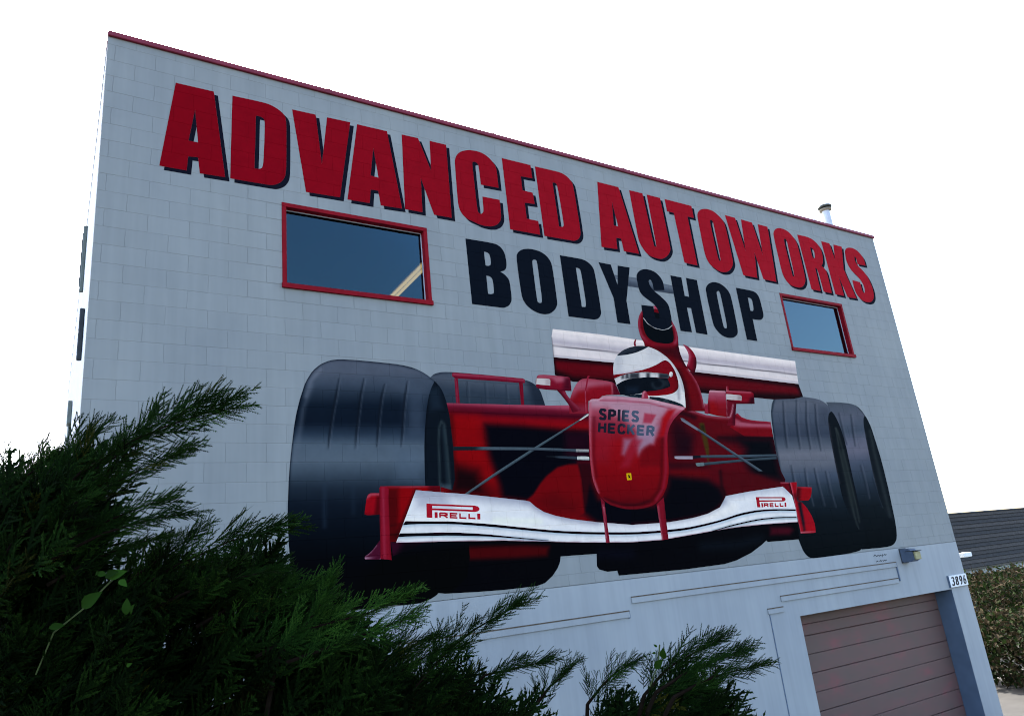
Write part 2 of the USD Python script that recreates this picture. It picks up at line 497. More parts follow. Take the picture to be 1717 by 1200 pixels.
# ---- stroke lettering for the small print: unit letters as centre lines
GLYPH = {
    'S': [[(.92, .80), (.75, .93), (.5, .96), (.2, .9), (.1, .73), (.25, .58), (.75, .44), (.9, .28), (.8, .1), (.5, .04), (.22, .08), (.06, .22)]],
    'P': [[(.12, 0), (.12, 1)], [(.12, .92), (.6, .92), (.85, .82), (.85, .56), (.6, .45), (.12, .45)]],
    'I': [[(.5, 0), (.5, 1)]],
    'E': [[(.14, 0), (.14, 1)], [(.05, .92), (.95, .92)], [(.1, .5), (.86, .5)], [(.05, .08), (.95, .08)]],
    'H': [[(.12, 0), (.12, 1)], [(.88, 0), (.88, 1)], [(.12, .5), (.88, .5)]],
    'C': [[(.92, .7), (.8, .9), (.5, .96), (.2, .85), (.09, .5), (.2, .15), (.5, .04), (.8, .1), (.92, .3)]],
    'K': [[(.12, 0), (.12, 1)], [(.9, 1), (.2, .42)], [(.4, .58), (.92, 0)]],
    'R': [[(.12, 0), (.12, 1)], [(.12, .92), (.62, .92), (.86, .82), (.86, .58), (.62, .48), (.12, .48)], [(.55, .48), (.92, 0)]],
    'L': [[(.14, 0), (.14, 1)], [(.05, .08), (.95, .08)]],
    '3': [[(.1, .85), (.3, .97), (.7, .95), (.88, .75), (.7, .56), (.4, .52)], [(.5, .53), (.8, .45), (.92, .25), (.72, .05), (.3, .03), (.08, .18)]],
    '8': [[(.5, .53), (.2, .65), (.15, .85), (.5, .98), (.85, .85), (.8, .65), (.5, .53), (.15, .38), (.1, .15), (.5, .02), (.9, .15), (.85, .38), (.5, .53)]],
    '9': [[(.85, .62), (.6, .45), (.25, .5), (.12, .72), (.3, .95), (.65, .96), (.88, .75), (.8, .35), (.55, .1), (.3, .0)]],
    '6': [[(.15, .38), (.4, .55), (.75, .5), (.88, .28), (.7, .05), (.35, .04), (.12, .25), (.2, .65), (.45, .9), (.7, 1.0)]],
}


def glyph(ch, w, aspect=0.7):
    """unit letter with stroke width w (as a share of its height), for a box aspect times as wide as high"""
    if ch == 'I':
        return sbox(0, 0, 1, 1)
    ls = [[(w / 2 + (x - .12) / .76 * (aspect - w), min(max(w / 2 + (y - .08) / .84 * (1 - w), -.05), 1.05)) for x, y in s] for s in GLYPH[ch]]
    g = unary_union([LineString(s).buffer(w / 2, cap_style=2, join_style=1 if ch in 'SC3896' else 2, quad_segs=4) for s in ls])
    return shapely.affinity.scale(g.intersection(sbox(0, 0, aspect, 1)), 1 / aspect, 1, origin=(0, 0))


def warp(g, quad):
    """unit box -> picture quad (top left, top right, bottom right, bottom left), as a list of rings"""
    TL, TR, BR, BL = [np.asarray(p, float) for p in quad]
    out = []
    for p in getattr(g, 'geoms', [g]):
        rings = []
        for r in [p.exterior] + list(p.interiors):
            c = np.asarray(r.coords)[:-1]
            s, t = c[:, :1], c[:, 1:2]
            rings.append((1 - t) * ((1 - s) * BL + s * BR) + t * ((1 - s) * TL + s * TR))
        out.append(rings)
    return out


def word(text, quad, w, widths=None, gap=0.28, only=None):
    """picture polygons of a word set in a quad; widths are the letters' relative widths"""
    ws = np.array([(widths or {}).get(ch, 1.0) for ch in text])
    tot = ws.sum() + gap * (len(text) - 1)
    TL, TR, BR, BL = [np.asarray(p, float) for p in quad]
    x, res = 0.0, []
    for ch, ww in zip(text, ws):
        a, b = x / tot, (x + ww) / tot
        qd = (TL + (TR - TL) * a, TL + (TR - TL) * b, BL + (BR - BL) * b, BL + (BR - BL) * a)
        res.append((ch, qd))
        x += ww + gap
    return res


def lay_word(name, text, quad, w, parent, base, strokes=(), **kw):
    for ch, qd in word(text, quad, w, **kw):
        A, B, _, D = [np.asarray(t) for t in qd]
        asp = np.hypot(*(B - A)) / np.hypot(*(D - A))
        polys = [Polygon(px2uv(r[0]), [px2uv(h) for h in r[1:]]).buffer(0) for r in warp(glyph(ch, w, asp), qd)]
        lay(name, unary_union(polys), parent, base, strokes)


# ---- the big lettering
Z1, Z2, Z3, Z4 = zoom(260, 130, 6), zoom(480, 170, 6), zoom(660, 215, 6.667), zoom(820, 250, 7.06)
Z5, Z6, Z7 = zoom(990, 290, 7.058), zoom(1150, 330, 7.5), zoom(1290, 370, 8)
Z8, Z9, Z10 = zoom(770, 390, 7.5), zoom(930, 420, 7.5), zoom(1100, 440, 7.5)
BIG = [
    ('A', Z1((208, 55), (590, 143), (705, 1005), (450, 965), (432, 805), (333, 795), (318, 937), (42, 888)), [Z1((402, 325), (433, 655), (337, 637))]),
    ('D', Z1((778, 185), (1090, 252), (1170, 280), (1245, 325), (1300, 375), (1322, 440), (1320, 940), (1305, 1010), (1260, 1062), (1190, 1085), (1140, 1082), (755, 1016)), [Z1((1015, 385), (1065, 396), (1098, 420), (1106, 470), (1090, 870), (1075, 912), (1040, 922), (1000, 916))]),
    ('V', Z2((58, 83), (295, 135), (358, 635), (410, 162), (643, 213), (540, 967), (198, 912)), []),
    ('A', Z2((712, 232), (1012, 302), (1165, 1080), (950, 1047), (925, 900), (848, 888), (840, 1025), (615, 988)), [Z2((875, 470), (927, 768), (848, 748))]),
    ('N', Z3((90, 72), (272, 113), (418, 478), (402, 143), (585, 187), (650, 1003), (452, 968), (303, 560), (322, 940), (127, 905)), []),
    ('C', Z3((682, 380), (690, 330), (712, 290), (750, 262), (800, 248), (870, 247), (950, 262), (1020, 295), (1080, 345), (1130, 410), (1150, 460), (1172, 668), (975, 632), (950, 420), (935, 392), (905, 375), (882, 378), (878, 400),
              (935, 920), (950, 948), (975, 960), (1000, 945), (1005, 915), (992, 765), (1185, 802), (1203, 985), (1195, 1030), (1165, 1075), (1110, 1098), (1040, 1098), (960, 1078), (880, 1040), (815, 1010), (760, 955), (725, 880), (712, 760)), []),
    ('E', Z4((150, 108), (490, 192), (512, 348), (375, 323), (395, 490), (515, 517), (540, 652), (422, 635), (445, 825), (582, 852), (605, 1015), (250, 950)), []),
    ('D', Z4((542, 207), (810, 268), (870, 290), (930, 330), (975, 385), (995, 430), (1083, 970), (1080, 1030), (1055, 1070), (1010, 1088), (960, 1080), (655, 1028)), [Z4((750, 395), (785, 400), (808, 430), (885, 890), (880, 915), (862, 925), (828, 916))]),
    ('A', Z5((80, 107), (330, 170), (575, 958), (395, 925), (362, 778), (303, 768), (318, 903), (130, 875)), [Z5((253, 340), (328, 635), (275, 622))]),
    ('U', Z5((457, 205), (615, 243), (748, 855), (760, 873), (778, 872), (776, 845), (665, 257), (822, 297), (945, 880), (945, 915), (925, 965), (885, 1003), (835, 1020), (780, 1010), (720, 990), (660, 950), (605, 870), (570, 800), (548, 690)), []),
    ('T', Z5((877, 310), (1195, 392), (1222, 535), (1147, 515), (1265, 1095), (1112, 1062), (985, 472), (905, 455)), []),
    ('O', Z6((140, 240), (150, 195), (180, 162), (230, 152), (290, 158), (350, 185), (410, 235), (455, 285), (490, 345), (590, 800), (592, 850), (570, 905), (530, 942), (470, 950), (415, 935), (350, 890), (300, 850), (255, 770), (230, 690)),
     [Z6((298, 310), (310, 288), (332, 300), (345, 330), (438, 790), (430, 810), (415, 800), (400, 760))]),
    ('W', Z6((490, 230), (617, 265), (752, 690), (692, 285), (830, 325), (968, 740), (903, 345), (1025, 378), (1137, 1070), (975, 1035), (860, 695), (897, 1020), (722, 985)), []),
    ('O', Z7((50, 190), (60, 140), (85, 108), (130, 98), (190, 112), (250, 145), (300, 195), (350, 265), (380, 335), (480, 760), (482, 820), (460, 875), (410, 900), (350, 890), (285, 865), (235, 820), (185, 740), (155, 640)),
     [Z7((190, 260), (205, 238), (228, 255), (240, 300), (335, 730), (328, 752), (312, 745), (300, 700))]),
    ('R', Z7((372, 188), (500, 215), (570, 245), (640, 305), (685, 375), (710, 450), (720, 540), (712, 585), (695, 605), (740, 640), (770, 690), (838, 975), (728, 952), (645, 650), (612, 628), (688, 945), (565, 920)),
     [Z7((545, 355), (580, 370), (608, 440), (610, 495), (592, 508), (575, 490))]),
    ('K', Z7((693, 275), (805, 305), (880, 530), (858, 320), (970, 350), (995, 650), (1170, 1045), (1050, 1025), (925, 740), (1003, 1010), (885, 985)), []),
    ('S', Z7((1010, 410), (1025, 375), (1060, 360), (1110, 365), (1170, 395), (1220, 445), (1265, 510), (1290, 605), (1180, 582), (1170, 520), (1155, 490), (1140, 480), (1140, 510), (1155, 560), (1190, 610), (1250, 665), (1310, 740),
              (1350, 820), (1385, 910), (1400, 990), (1400, 1040), (1375, 1085), (1330, 1095), (1275, 1085), (1220, 1050), (1165, 980), (1135, 900), (1112, 797), (1215, 825), (1245, 940), (1262, 968), (1278, 965), (1280, 930), (1265, 870), (1230, 805),
              (1170, 735), (1110, 680), (1060, 610), (1025, 520)), []),
]
SMALL = [
    ('B', Z8((78, 75), (400, 128), (470, 148), (520, 182), (560, 235), (582, 300), (596, 400), (588, 455), (560, 482), (515, 490), (570, 525), (615, 575), (635, 620), (660, 820), (655, 870), (625, 920), (570, 945), (530, 944), (162, 898)),
     [Z8((310, 240), (350, 248), (378, 270), (390, 310), (400, 380), (390, 410), (362, 420), (330, 412)), Z8((340, 540), (385, 550), (412, 575), (425, 620), (438, 740), (430, 765), (400, 775), (362, 768))]),
    ('O', Z8((715, 300), (735, 250), (780, 215), (850, 203), (930, 210), (1020, 238), (1090, 285), (1140, 345), (1170, 420), (1230, 850), (1232, 910), (1205, 970), (1150, 1015), (1080, 1030), (1000, 1015), (920, 975), (850, 920), (805, 850), (780, 780)),
     [Z8((915, 365), (925, 345), (945, 338), (968, 348), (980, 375), (1043, 850), (1035, 880), (1015, 887), (990, 875), (978, 850))]),
    ('D', Z9((65, 60), (310, 102), (370, 118), (430, 155), (475, 205), (502, 260), (587, 770), (578, 820), (545, 860), (500, 868), (470, 866), (175, 828)), [Z9((265, 215), (305, 223), (330, 255), (398, 680), (385, 710), (342, 708))]),
    ('Y', Z9((550, 147), (705, 178), (790, 430), (793, 190), (942, 215), (903, 630), (952, 927), (790, 905), (742, 600)), []),
    ('S', Z9((1025, 330), (1040, 280), (1080, 245), (1130, 233), (1200, 242), (1270, 275), (1330, 335), (1365, 400), (1380, 500), (1245, 500), (1232, 420), (1212, 375), (1195, 368), (1180, 385), (1195, 440), (1245, 505), (1320, 565), (1400, 640),
              (1440, 700), (1475, 890), (1465, 940), (1420, 980), (1370, 997), (1300, 985), (1220, 955), (1150, 895), (1105, 800), (1088, 685), (1240, 700), (1258, 820), (1275, 850), (1300, 862), (1318, 850), (1315, 800), (1290, 730), (1240, 665),
              (1160, 610), (1100, 560), (1060, 500)), []),
    ('H', Z10((180, 162), (318, 190), (360, 420), (415, 432), (375, 195), (512, 222), (648, 908), (505, 885), (440, 575), (388, 568), (452, 878), (308, 860)), []),
    ('O', Z10((622, 350), (632, 300), (665, 262), (720, 245), (790, 258), (850, 295), (905, 350), (945, 430), (1030, 850), (1025, 900), (990, 940), (930, 952), (860, 935), (800, 895), (745, 830), (715, 770)),
     [Z10((760, 390), (765, 365), (785, 358), (805, 380), (895, 800), (885, 828), (865, 828), (845, 800))]),
    ('P', Z10((1003, 318), (1210, 356), (1260, 382), (1300, 440), (1352, 650), (1348, 692), (1325, 720), (1290, 724), (1215, 712), (1273, 988), (1143, 970)), [Z10((1153, 440), (1190, 450), (1210, 480), (1228, 590), (1215, 612), (1185, 605))]),
]
SIGN = str(xform('painted_lettering', parent=BP).GetPath())
RED1 = (140, 10, 32)
NAVY = (16, 20, 36)
faces = [(ch, pxpoly(p, h, 2 if ch in 'COUDSR' else 0)) for ch, p, h in BIG]
union = unary_union([p for _, p in faces])
dark = (9, 17, 30)
small = [(ch, pxpoly(p, h, 2 if ch in 'OSDBP' else 0)) for ch, p, h in SMALL]
for k, (ch, p) in enumerate(faces):
    sh = shapely.affinity.translate(p, 0.046, -0.043).difference(union.buffer(0.0008))
    c = uv2px(np.array([[p.centroid.x, p.centroid.y]]))[0]
    t = np.clip((c[0] - 320) / 1000, 0, 1)
    base = (114 + 30 * t, 3 + 16 * t, 22 + 16 * t)
    path = lay('letter', p, SIGN, base, [], label=f'red letter {ch} with a dark drop shadow')
    lay('drop_shadow', sh, SIGN + '/' + path.GetName(), NAVY)
for ch, p in small:
    lay('letter', p, SIGN, dark, [], label=f'black letter {ch}')
LETTERS = list(PAINTED)

# ---- the racing car
MU = str(xform('car_mural', parent=BP, label='airbrushed painting of a red open-wheel racing car seen from the front').GetPath())
H, M1, M2, W2 = zoom(1010, 500, 6.316), zoom(880, 600, 7.5), zoom(1130, 630, 7.5), zoom(1180, 780, 6.667)
C1, RT, LT, LB = zoom(740, 660, 5.454), zoom(1290, 650, 4.0), zoom(470, 590, 4.445), zoom(470, 820, 5.455)
CB, C2, NN, Z67 = zoom(760, 830, 5.723), zoom(1060, 730, 6.667), zoom(980, 670, 8.571), zoom(1180, 560, 3.529)
Z66, Z65 = zoom(860, 540, 3.529), zoom(460, 560, 3.529)
BLK, REDD, REDB, PINK = (3, 5, 10), (84, 3, 14), (128, 6, 18), (176, 120, 140)
STEEL, SILV = (66, 84, 100), (188, 194, 202)

# makers' words and emblem painted over the car


def big_p_word(tl, tr, br, bl, col):
    """the tyre maker's word: a P whose bowl runs out over the smaller letters"""
    TL, TR, BR, BL = [np.asarray(p, float) for p in (tl, tr, br, bl)]

    def m(s, t):
        return tuple((1 - t) * ((1 - s) * BL + s * BR) + t * ((1 - s) * TL + s * TR))
    outer = [m(0, 0), m(0, 1), m(.9, 1), m(.955, .95), m(.985, .82), m(.985, .7), m(.95, .58), m(.9, .54), m(.105, .54), m(.105, 0)]
    hole = [m(.105, .68), m(.105, .87), m(.86, .87), m(.86, .68)]
    lay('maker_word', Polygon(px2uv(outer), [px2uv(hole)]).buffer(0), MU, col)
    lay_word('maker_word', 'IRELLI', (m(.15, .42), m(1.0, .42), m(1.0, 0), m(.15, 0)), .29, MU, col, widths={'I': .36, 'R': 1.05, 'E': .95, 'L': .9}, gap=.17)


big_p_word(LB((1335, 130))[0], (805.2, 847.6), (805.2, 870.4), LB((1338, 258))[0], (158, 20, 40))
big_p_word(W2((580, 352))[0], W2((918, 352))[0], W2((922, 460))[0], W2((598, 468))[0], (150, 22, 40))
for txt, qd in (('SPIES', NN((208, 122), (790, 160), (782, 326), (204, 290))), ('HECKER', NN((198, 322), (1012, 372), (1002, 528), (190, 472)))):
    lay_word('sponsor_word', txt, qd, .25, MU, (24, 26, 42), [('P', NN((560, 60), (1100, 60), (1100, 620), (700, 560), (560, 300)), (74, 92, 120), 9, .85)], widths={'I': .34, 'S': .95}, gap=.16)
em = NN((600, 1057), (668, 1052), (680, 1148), (612, 1155))
horse = NN((628, 1076), (640, 1070), (646, 1084), (652, 1096), (662, 1100), (655, 1106), (656, 1118), (662, 1128), (654, 1130), (646, 1116), (640, 1132), (632, 1134), (636, 1116), (630, 1106), (622, 1108), (630, 1094))
shape('emblem', horse, (10, 10, 8), n=0, label='small black rearing horse')
shape('emblem', em, (196, 168, 14), n=0, label='small yellow emblem plate')

# struts, end plates and front wing
shape('wing_strut', CB((1412, 18), (1450, 62), (1502, 455), (1464, 455), (1440, 230)), (104, 16, 36), [('L', CB((1440, 90), (1470, 455)), 1.6, (180, 110, 135), 1.0, .8)], n=0)
shape('wing_strut', C2((272, 765), (350, 690), (385, 985), (405, 1157), (330, 1167), (310, 1010)), (112, 14, 34), [('L', C2((285, 790), (315, 1010), (335, 1160)), 1.6, (190, 140, 160), 1.2, .75), ('L', C2((360, 800), (395, 1150)), 1.5, (40, 2, 12), 1.5, .6)], n=0)
shape('end_plate_post', [(635.5, 818), (640, 814.8), (648, 815.5), (651.5, 819)] + LB((990, 20), (1003, 440), (1018, 645), (915, 634), (905, 0)), (122, 14, 36),
      [('L', [(642, 818), (645, 936)], 3, (150, 50, 78), 2.5, .7), ('L', [(652, 830), (656, 935)], 2, (70, 2, 12), 2, .8), ('L', [(636, 820), (638, 930)], 1.5, (80, 4, 20), 1.5, .8)], n=0)
shape('canard', LB((770, 230), (775, 180), (790, 75), (805, 45), (825, 35), (905, 35), (915, 230), (800, 237)), (140, 6, 22), [('L', LB((790, 75), (830, 45), (905, 42)), 4, (176, 100, 125), 3, .7), ('P', LB((880, 60), (915, 60), (915, 235), (860, 235)), (60, 0, 10), 4, .8), ('L', LB((770, 228), (912, 232)), 2, (70, 2, 14), 2, .8)])
shape('end_plate_foot', LB((770, 625), (775, 610), (800, 595), (840, 560), (875, 515), (910, 465), (922, 640), (775, 643)), (66, 14, 40), [('L', LB((775, 632), (915, 632)), 1.4, (190, 160, 190), 1.0, .8), ('L', LB((780, 610), (820, 578), (875, 512)), 1.6, (150, 110, 140), 1.6, .8)])
WTOP = [(697.2, 821.3), (740, 825), (779.4, 827.8), (881.2, 838.8), (888.5, 840.6), (897.7, 848.9), (912.3, 858), (932.5, 864.4), (960, 870), (1000, 874.8), (1060, 879.4), (1117, 875.5), (1156, 869.5), (1187.5, 860.5), (1207, 850), (1213, 841), (1216.7, 831.3), (1239.3, 826.8),
        (1252, 824.3), (1312, 815.3), (1319.5, 822), (1327.8, 830.3), (1334.5, 853.5), (1337.5, 874.8)]
S1T = [(679.9, 873.2), (715.6, 873.7), (760, 873.7), (821.2, 878), (882.3, 884.5), (934.7, 889.4), (987.2, 891.5), (1060, 892), (1108, 889), (1150, 884.5), (1180, 878.3), (1210, 870.8), (1240, 860.3), (1270, 854.6), (1300, 853), (1334, 853.5)]
S1B = [(675.3, 879.6), (708.3, 877.7), (760, 878), (821, 882.4), (882, 888.5), (934.7, 893.3), (987, 895.5), (1060, 896), (1108, 892.8), (1150, 888.3), (1180, 881.8), (1210, 874), (1240, 864), (1270, 857.7), (1300, 855.5), (1334.4, 855.8)]
S2TL = [(670.7, 893.7), (760, 892), (812.4, 894.7), (864.8, 900.2), (917.3, 905.3), (934.7, 906.8)]
S2BL = [(667, 899.7), (708.3, 898), (760, 897.3), (812, 898.5), (865, 902), (917.3, 906.4)]
S2TR = [(1192, 890.3), (1225, 879.8), (1270, 869.6), (1307.5, 866), (1335.3, 866)]
S2BR = [(1196, 890.1), (1225, 882), (1270, 871.8), (1307, 867.8), (1335.7, 867.5)]
WBOT = [(664, 909.5), (726.6, 908), (760, 906.9), (847, 906), (934.7, 908), (987, 909.2), (1060, 908.6), (1109.5, 904.8), (1153, 897.3), (1195, 889.8), (1239, 883), (1285, 878.3), (1337.5, 874.8)]
# right end plate
shape('end_plate', W2((965, 190), (1040, 186), (1036, 335), (1046, 400), (1095, 410), (1150, 470), (1205, 560), (1240, 650), (1252, 750), (1085, 760), (1060, 640), (1030, 500), (1000, 345), (978, 260)), (142, 8, 26),
      [('L', W2((968, 190), (1000, 345), (1080, 755)), 1.6, (190, 100, 125), 1.4, .9), ('P', W2((1050, 415), (1085, 405), (1140, 715), (1118, 738)), (14, 18, 30), 2, 1), ('L', W2((1085, 750), (1248, 742)), 1.4, (190, 130, 150), 1.2, .8), ('L', W2((1020, 340), (1085, 400)), 8, (60, 2, 14), 4, .7), ('L', W2((1150, 690), (1245, 700)), 8, (160, 10, 24), 5, .6)], n=0)
shape('canard', W2((1043, 236), (1205, 245), (1205, 300), (1195, 350), (1180, 378), (1165, 392), (1060, 394), (1038, 345)), (136, 6, 20), [('P', W2((1030, 235), (1085, 240), (1075, 395), (1030, 395)), (48, 0, 10), 4, .85), ('L', W2((1050, 240), (1200, 248)), 2, (180, 60, 80), 2, .6)], n=0)
shape('end_plate', W2((855, 187), (965, 190), (978, 260), (1000, 345), (985, 333), (930, 280), (885, 233), (860, 232)), (92, 6, 22), [('L', W2((858, 190), (965, 192)), 1.6, (170, 90, 110), 1.2, .8), ('L', W2((958, 200), (990, 330)), 2.2, (20, 0, 10), 1.6, .9)], n=0)
for pts in (S1T + S1B[::-1], S2TL + S2BL[::-1], S2TR + S2BR[::-1]):
    shape('wing_slot', pts, (6, 6, 14), [('L', pts[:len(pts) // 2], 1.0, (70, 10, 24), .8, .5)], n=1)
GRY = (132, 142, 170)
shape('front_wing', WTOP + WBOT[::-1][1:], (214, 224, 238),
      [('L', WTOP[:4], 16, GRY, 12, .75), ('L', WTOP[3:10], 9, (128, 134, 162), 8, .8), ('L', WTOP[9:16], 5, (150, 155, 175), 6, .7), ('L', WTOP[15:21], 10, GRY, 10, .6), ('P', [(690, 820), (740, 824), (760, 850), (700, 850)], (140, 148, 174), 12, .6),
       ('L', S1B, 5, (128, 156, 186), 4, .7), ('L', S2BL, 4, (112, 140, 168), 3, .8), ('L', S2BR, 4, (112, 140, 160), 3, .8), ('L', WBOT, 1.2, (110, 40, 60), .8, .55), ('L', [(681, 871), (700, 872), (760, 872), (840, 878), (920, 886)], 5, (236, 240, 244), 3, .7), ('L', [(830, 872), (905, 874)], 10, (222, 234, 232), 5, .7),
       ('L', [(1180, 873), (1205, 862), (1230, 850)], 12, (226, 232, 238), 8, .6)], n=0)
shape('end_plate', [(637, 815), (652, 814.6), (737.7, 814.3), (738.6, 826), (700, 825), (690, 850), (676, 880), (664, 908), (654, 908)], (128, 4, 12), [('L', [(645, 815.6), (738, 815.2)], 1.5, (150, 70, 95), 1.2, .7), ('P', [(640, 818), (668, 818), (668, 910), (640, 910)], (54, 0, 8), 6, .75), ('L', [(697, 822), (678, 868), (664, 900)], 5, (40, 0, 8), 4, .8), ('P', [(720, 812), (740, 812), (740, 830), (715, 830)], (66, 0, 16), 6, .8),
      ('L', [(655, 880), (676, 878)], 2, (30, 0, 6), 1.5, .8), ('L', [(655, 896), (670, 895)], 2, (30, 0, 6), 1.5, .8)], n=0)
shape('end_plate_foot', LB((1010, 480), (1060, 490), (1330, 482), (1200, 545), (1030, 610)), (44, 8, 30), [('P', LB((1130, 480), (1400, 470), (1400, 620), (1040, 620)), BLK, 8, .9)], n=0)

# nose cone with its reflections
NOSE = [(987, 721), (987.3, 676), (988.7, 670.7), (992.7, 668.6), (1004.7, 668.6), (1010, 664.2), (1018, 663), (1041.7, 664.7), (1089, 668.6), (1124, 676.5), (1150, 683), (1139, 693), (1130, 702), (1122, 716), (1118.5, 732), (1119.8, 760), (1121.5, 790), (1119, 814), (1109.5, 835), (1096, 847), (1082.5, 851.5), (1062, 854), (1041, 852), (1018.7, 844.6), (1001.7, 826.2), (993.2, 803.5), (989, 772.4)]
shape('nose_cone', NOSE, (118, 6, 18), [
    ('G', (1050, 664), (1046, 850), [(0, (160, 104, 128)), (.07, (176, 124, 146)), (.14, (158, 84, 108)), (.26, (128, 34, 54)), (.42, (134, 8, 20)), (.7, (118, 4, 14)), (.9, (100, 4, 14)), (1, (70, 2, 14))], 1.0),
    ('P', NN((60, 10), (1190, 30), (1200, 120), (1080, 300), (980, 560), (800, 480), (600, 300), (300, 110), (90, 110)), (164, 130, 154), 9, .92),
    ('P', NN((760, 420), (1060, 380), (1000, 640), (880, 690), (780, 800), (720, 640)), (146, 124, 154), 7, .92),
    ('P', NN((560, 560), (700, 560), (580, 800), (540, 780)), (140, 104, 136), 6, .85),
    ('P', NN((700, 560), (820, 580), (760, 720), (640, 960), (520, 970), (600, 780)), (138, 24, 46), 6, .8),
    ('P', NN((860, 190), (1030, 215), (960, 340), (840, 330)), (150, 40, 66), 2, .85),
    ('P', NN((820, 720), (880, 680), (940, 640), (1010, 660), (1040, 560), (1130, 560), (1110, 960), (800, 960), (790, 800)), (98, 2, 14), 5, .8),
    ('P', NN((100, 120), (330, 130), (420, 560), (330, 900), (120, 900)), (124, 26, 48), 12, .45),
    ('P', NN((1120, 260), (1200, 150), (1300, 140), (1200, 330), (1150, 520), (1100, 520)), (150, 6, 16), 4, .9),
    ('L', [(1147, 688), (1132, 697), (1121, 711), (1115.5, 732), (1116.5, 790), (1112, 818), (1100, 838)], [4, 4, 5, 5, 5, 4, 4], (132, 26, 52), 3.5, .85),
    ('L', [(1111, 735), (1109, 800), (1104, 822), (1092, 838)], 4, (60, 2, 12), 4, .7),
    ('L', [(1013, 836), (1040, 845), (1065, 846.5), (1088, 840)], 4, (44, 0, 14), 3, .8), ('L', [(1006, 834), (1025, 845), (1050, 851.5), (1078, 850), (1098, 843)], 3, (122, 18, 34), 2, .8),
    ('L', [(989.5, 676), (989.3, 725), (991, 772), (995, 803), (1003, 826)], 3.2, (168, 92, 116), 2.4, .85), ('L', [(996, 700), (995, 760), (1000, 800)], 4, (70, 2, 18), 4, .6),
    ('L', [(990, 671), (1005, 670), (1012, 665.5), (1042, 667), (1090, 671), (1124, 679), (1146, 686)], 2.2, (196, 160, 180), 1.8, .8), ('L', [(1006, 671), (1042, 671.5), (1088, 675.5), (1125, 685)], 2, (136, 34, 62), 1.6, .7)])

# helmet
shape('helmet_rivet', H(*[(726 + 21 * math.cos(a), 805 + 28 * math.sin(a)) for a in np.linspace(0, 2 * math.pi, 14)[:-1]]), (206, 210, 218), [('P', H((735, 800), (750, 800), (750, 840), (725, 835)), (120, 120, 135), 2, .7)])
shape('headrest_post', H((415, 1058), (420, 1000), (440, 980), (465, 985), (475, 1010), (490, 1062)), (140, 40, 64), [('L', H((428, 1050), (432, 1000), (448, 988)), 2.4, (190, 150, 170), 1.6, .8)])
vis = [H((a, 790), (b, 786), (b + 4, 850), (a - 2, 852)) for a, b in ((205, 226), (246, 276), (290, 388), (466, 500), (600, 700))]
shape('visor_band', H((125, 850), (180, 825), (270, 795), (390, 783), (500, 783), (600, 792), (690, 800), (712, 815), (700, 850), (600, 840), (500, 835), (400, 840), (300, 850), (220, 872), (150, 915)), (188, 194, 204),
      [('P', v, (24, 30, 40), 2.6, .88) for v in vis] + [('P', H((600, 785), (715, 795), (715, 860), (600, 850)), (30, 38, 48), 4, .7), ('L', H((125, 850), (270, 797), (390, 785), (690, 802)), 1, (90, 95, 110), .8, .6)])
shape('visor', H((150, 915), (220, 872), (300, 850), (400, 840), (500, 835), (600, 842), (690, 850), (715, 900), (718, 935), (650, 960), (550, 980), (470, 985), (400, 1010), (300, 1025), (190, 1022)), (7, 14, 24),
      [('L', H(*[(588 + 58 * math.cos(a), 905 + 52 * math.sin(a)) for a in np.linspace(-1.2, 3.2, 10)]), 4, (34, 46, 58), 3, .7), ('P', H((250, 940), (380, 940), (380, 1000), (250, 1000)), (18, 32, 50), 6, .8), ('P', H((640, 870), (700, 870), (700, 930), (650, 930)), (30, 40, 50), 3, .7)])
HELM = H((118, 810), (112, 740), (120, 690), (130, 650), (155, 605), (215, 550), (300, 515), (400, 500), (490, 513), (580, 550), (670, 610), (740, 680), (800, 770), (845, 870), (870, 980), (883, 1158), (700, 1115), (490, 1062), (300, 1042), (190, 1022), (150, 915), (125, 850))
shape('helmet_stripe', H((118, 810), (250, 795), (400, 765), (500, 735), (580, 700), (640, 660), (680, 656), (720, 690), (770, 770), (800, 860), (808, 930), (795, 970), (760, 1000), (700, 1020), (600, 1030), (480, 1032), (440, 1000), (300, 1020), (150, 915), (125, 850)), (104, 4, 18),
      [('P', H((400, 760), (640, 660), (700, 660), (780, 780), (560, 790)), (112, 6, 22), 5, .8), ('L', H((760, 760), (800, 870), (805, 940), (770, 995)), 4, (48, 0, 10), 4, .7), ('L', H((480, 1026), (620, 1020), (740, 985)), 4, (136, 8, 20), 4, .7), ('L', H((560, 700), (640, 664), (690, 664)), 2, (60, 0, 12), 2, .5)])
shape('helmet_crown', H((150, 608), (175, 585), (215, 550), (300, 515), (400, 500), (487, 513), (430, 545), (350, 578), (250, 600)), (20, 28, 40), [('L', H((180, 590), (260, 555), (340, 545)), 4, (52, 62, 78), 4, .6), ('L', H((200, 565), (310, 520), (470, 510)), 1.6, (50, 58, 70), 1.2, .6)])
shape('collar', H((500, 1040), (620, 1050), (750, 1085), (840, 1120), (872, 1152), (700, 1112), (560, 1077), (495, 1064)), (18, 30, 40), [('P', H((650, 1060), (700, 1075), (700, 1100), (650, 1090)), (60, 76, 86), 2, .6)])
shape('collar', H((190, 1018), (300, 1024), (420, 1012), (418, 1054), (300, 1042)), (14, 28, 40), [], n=0)
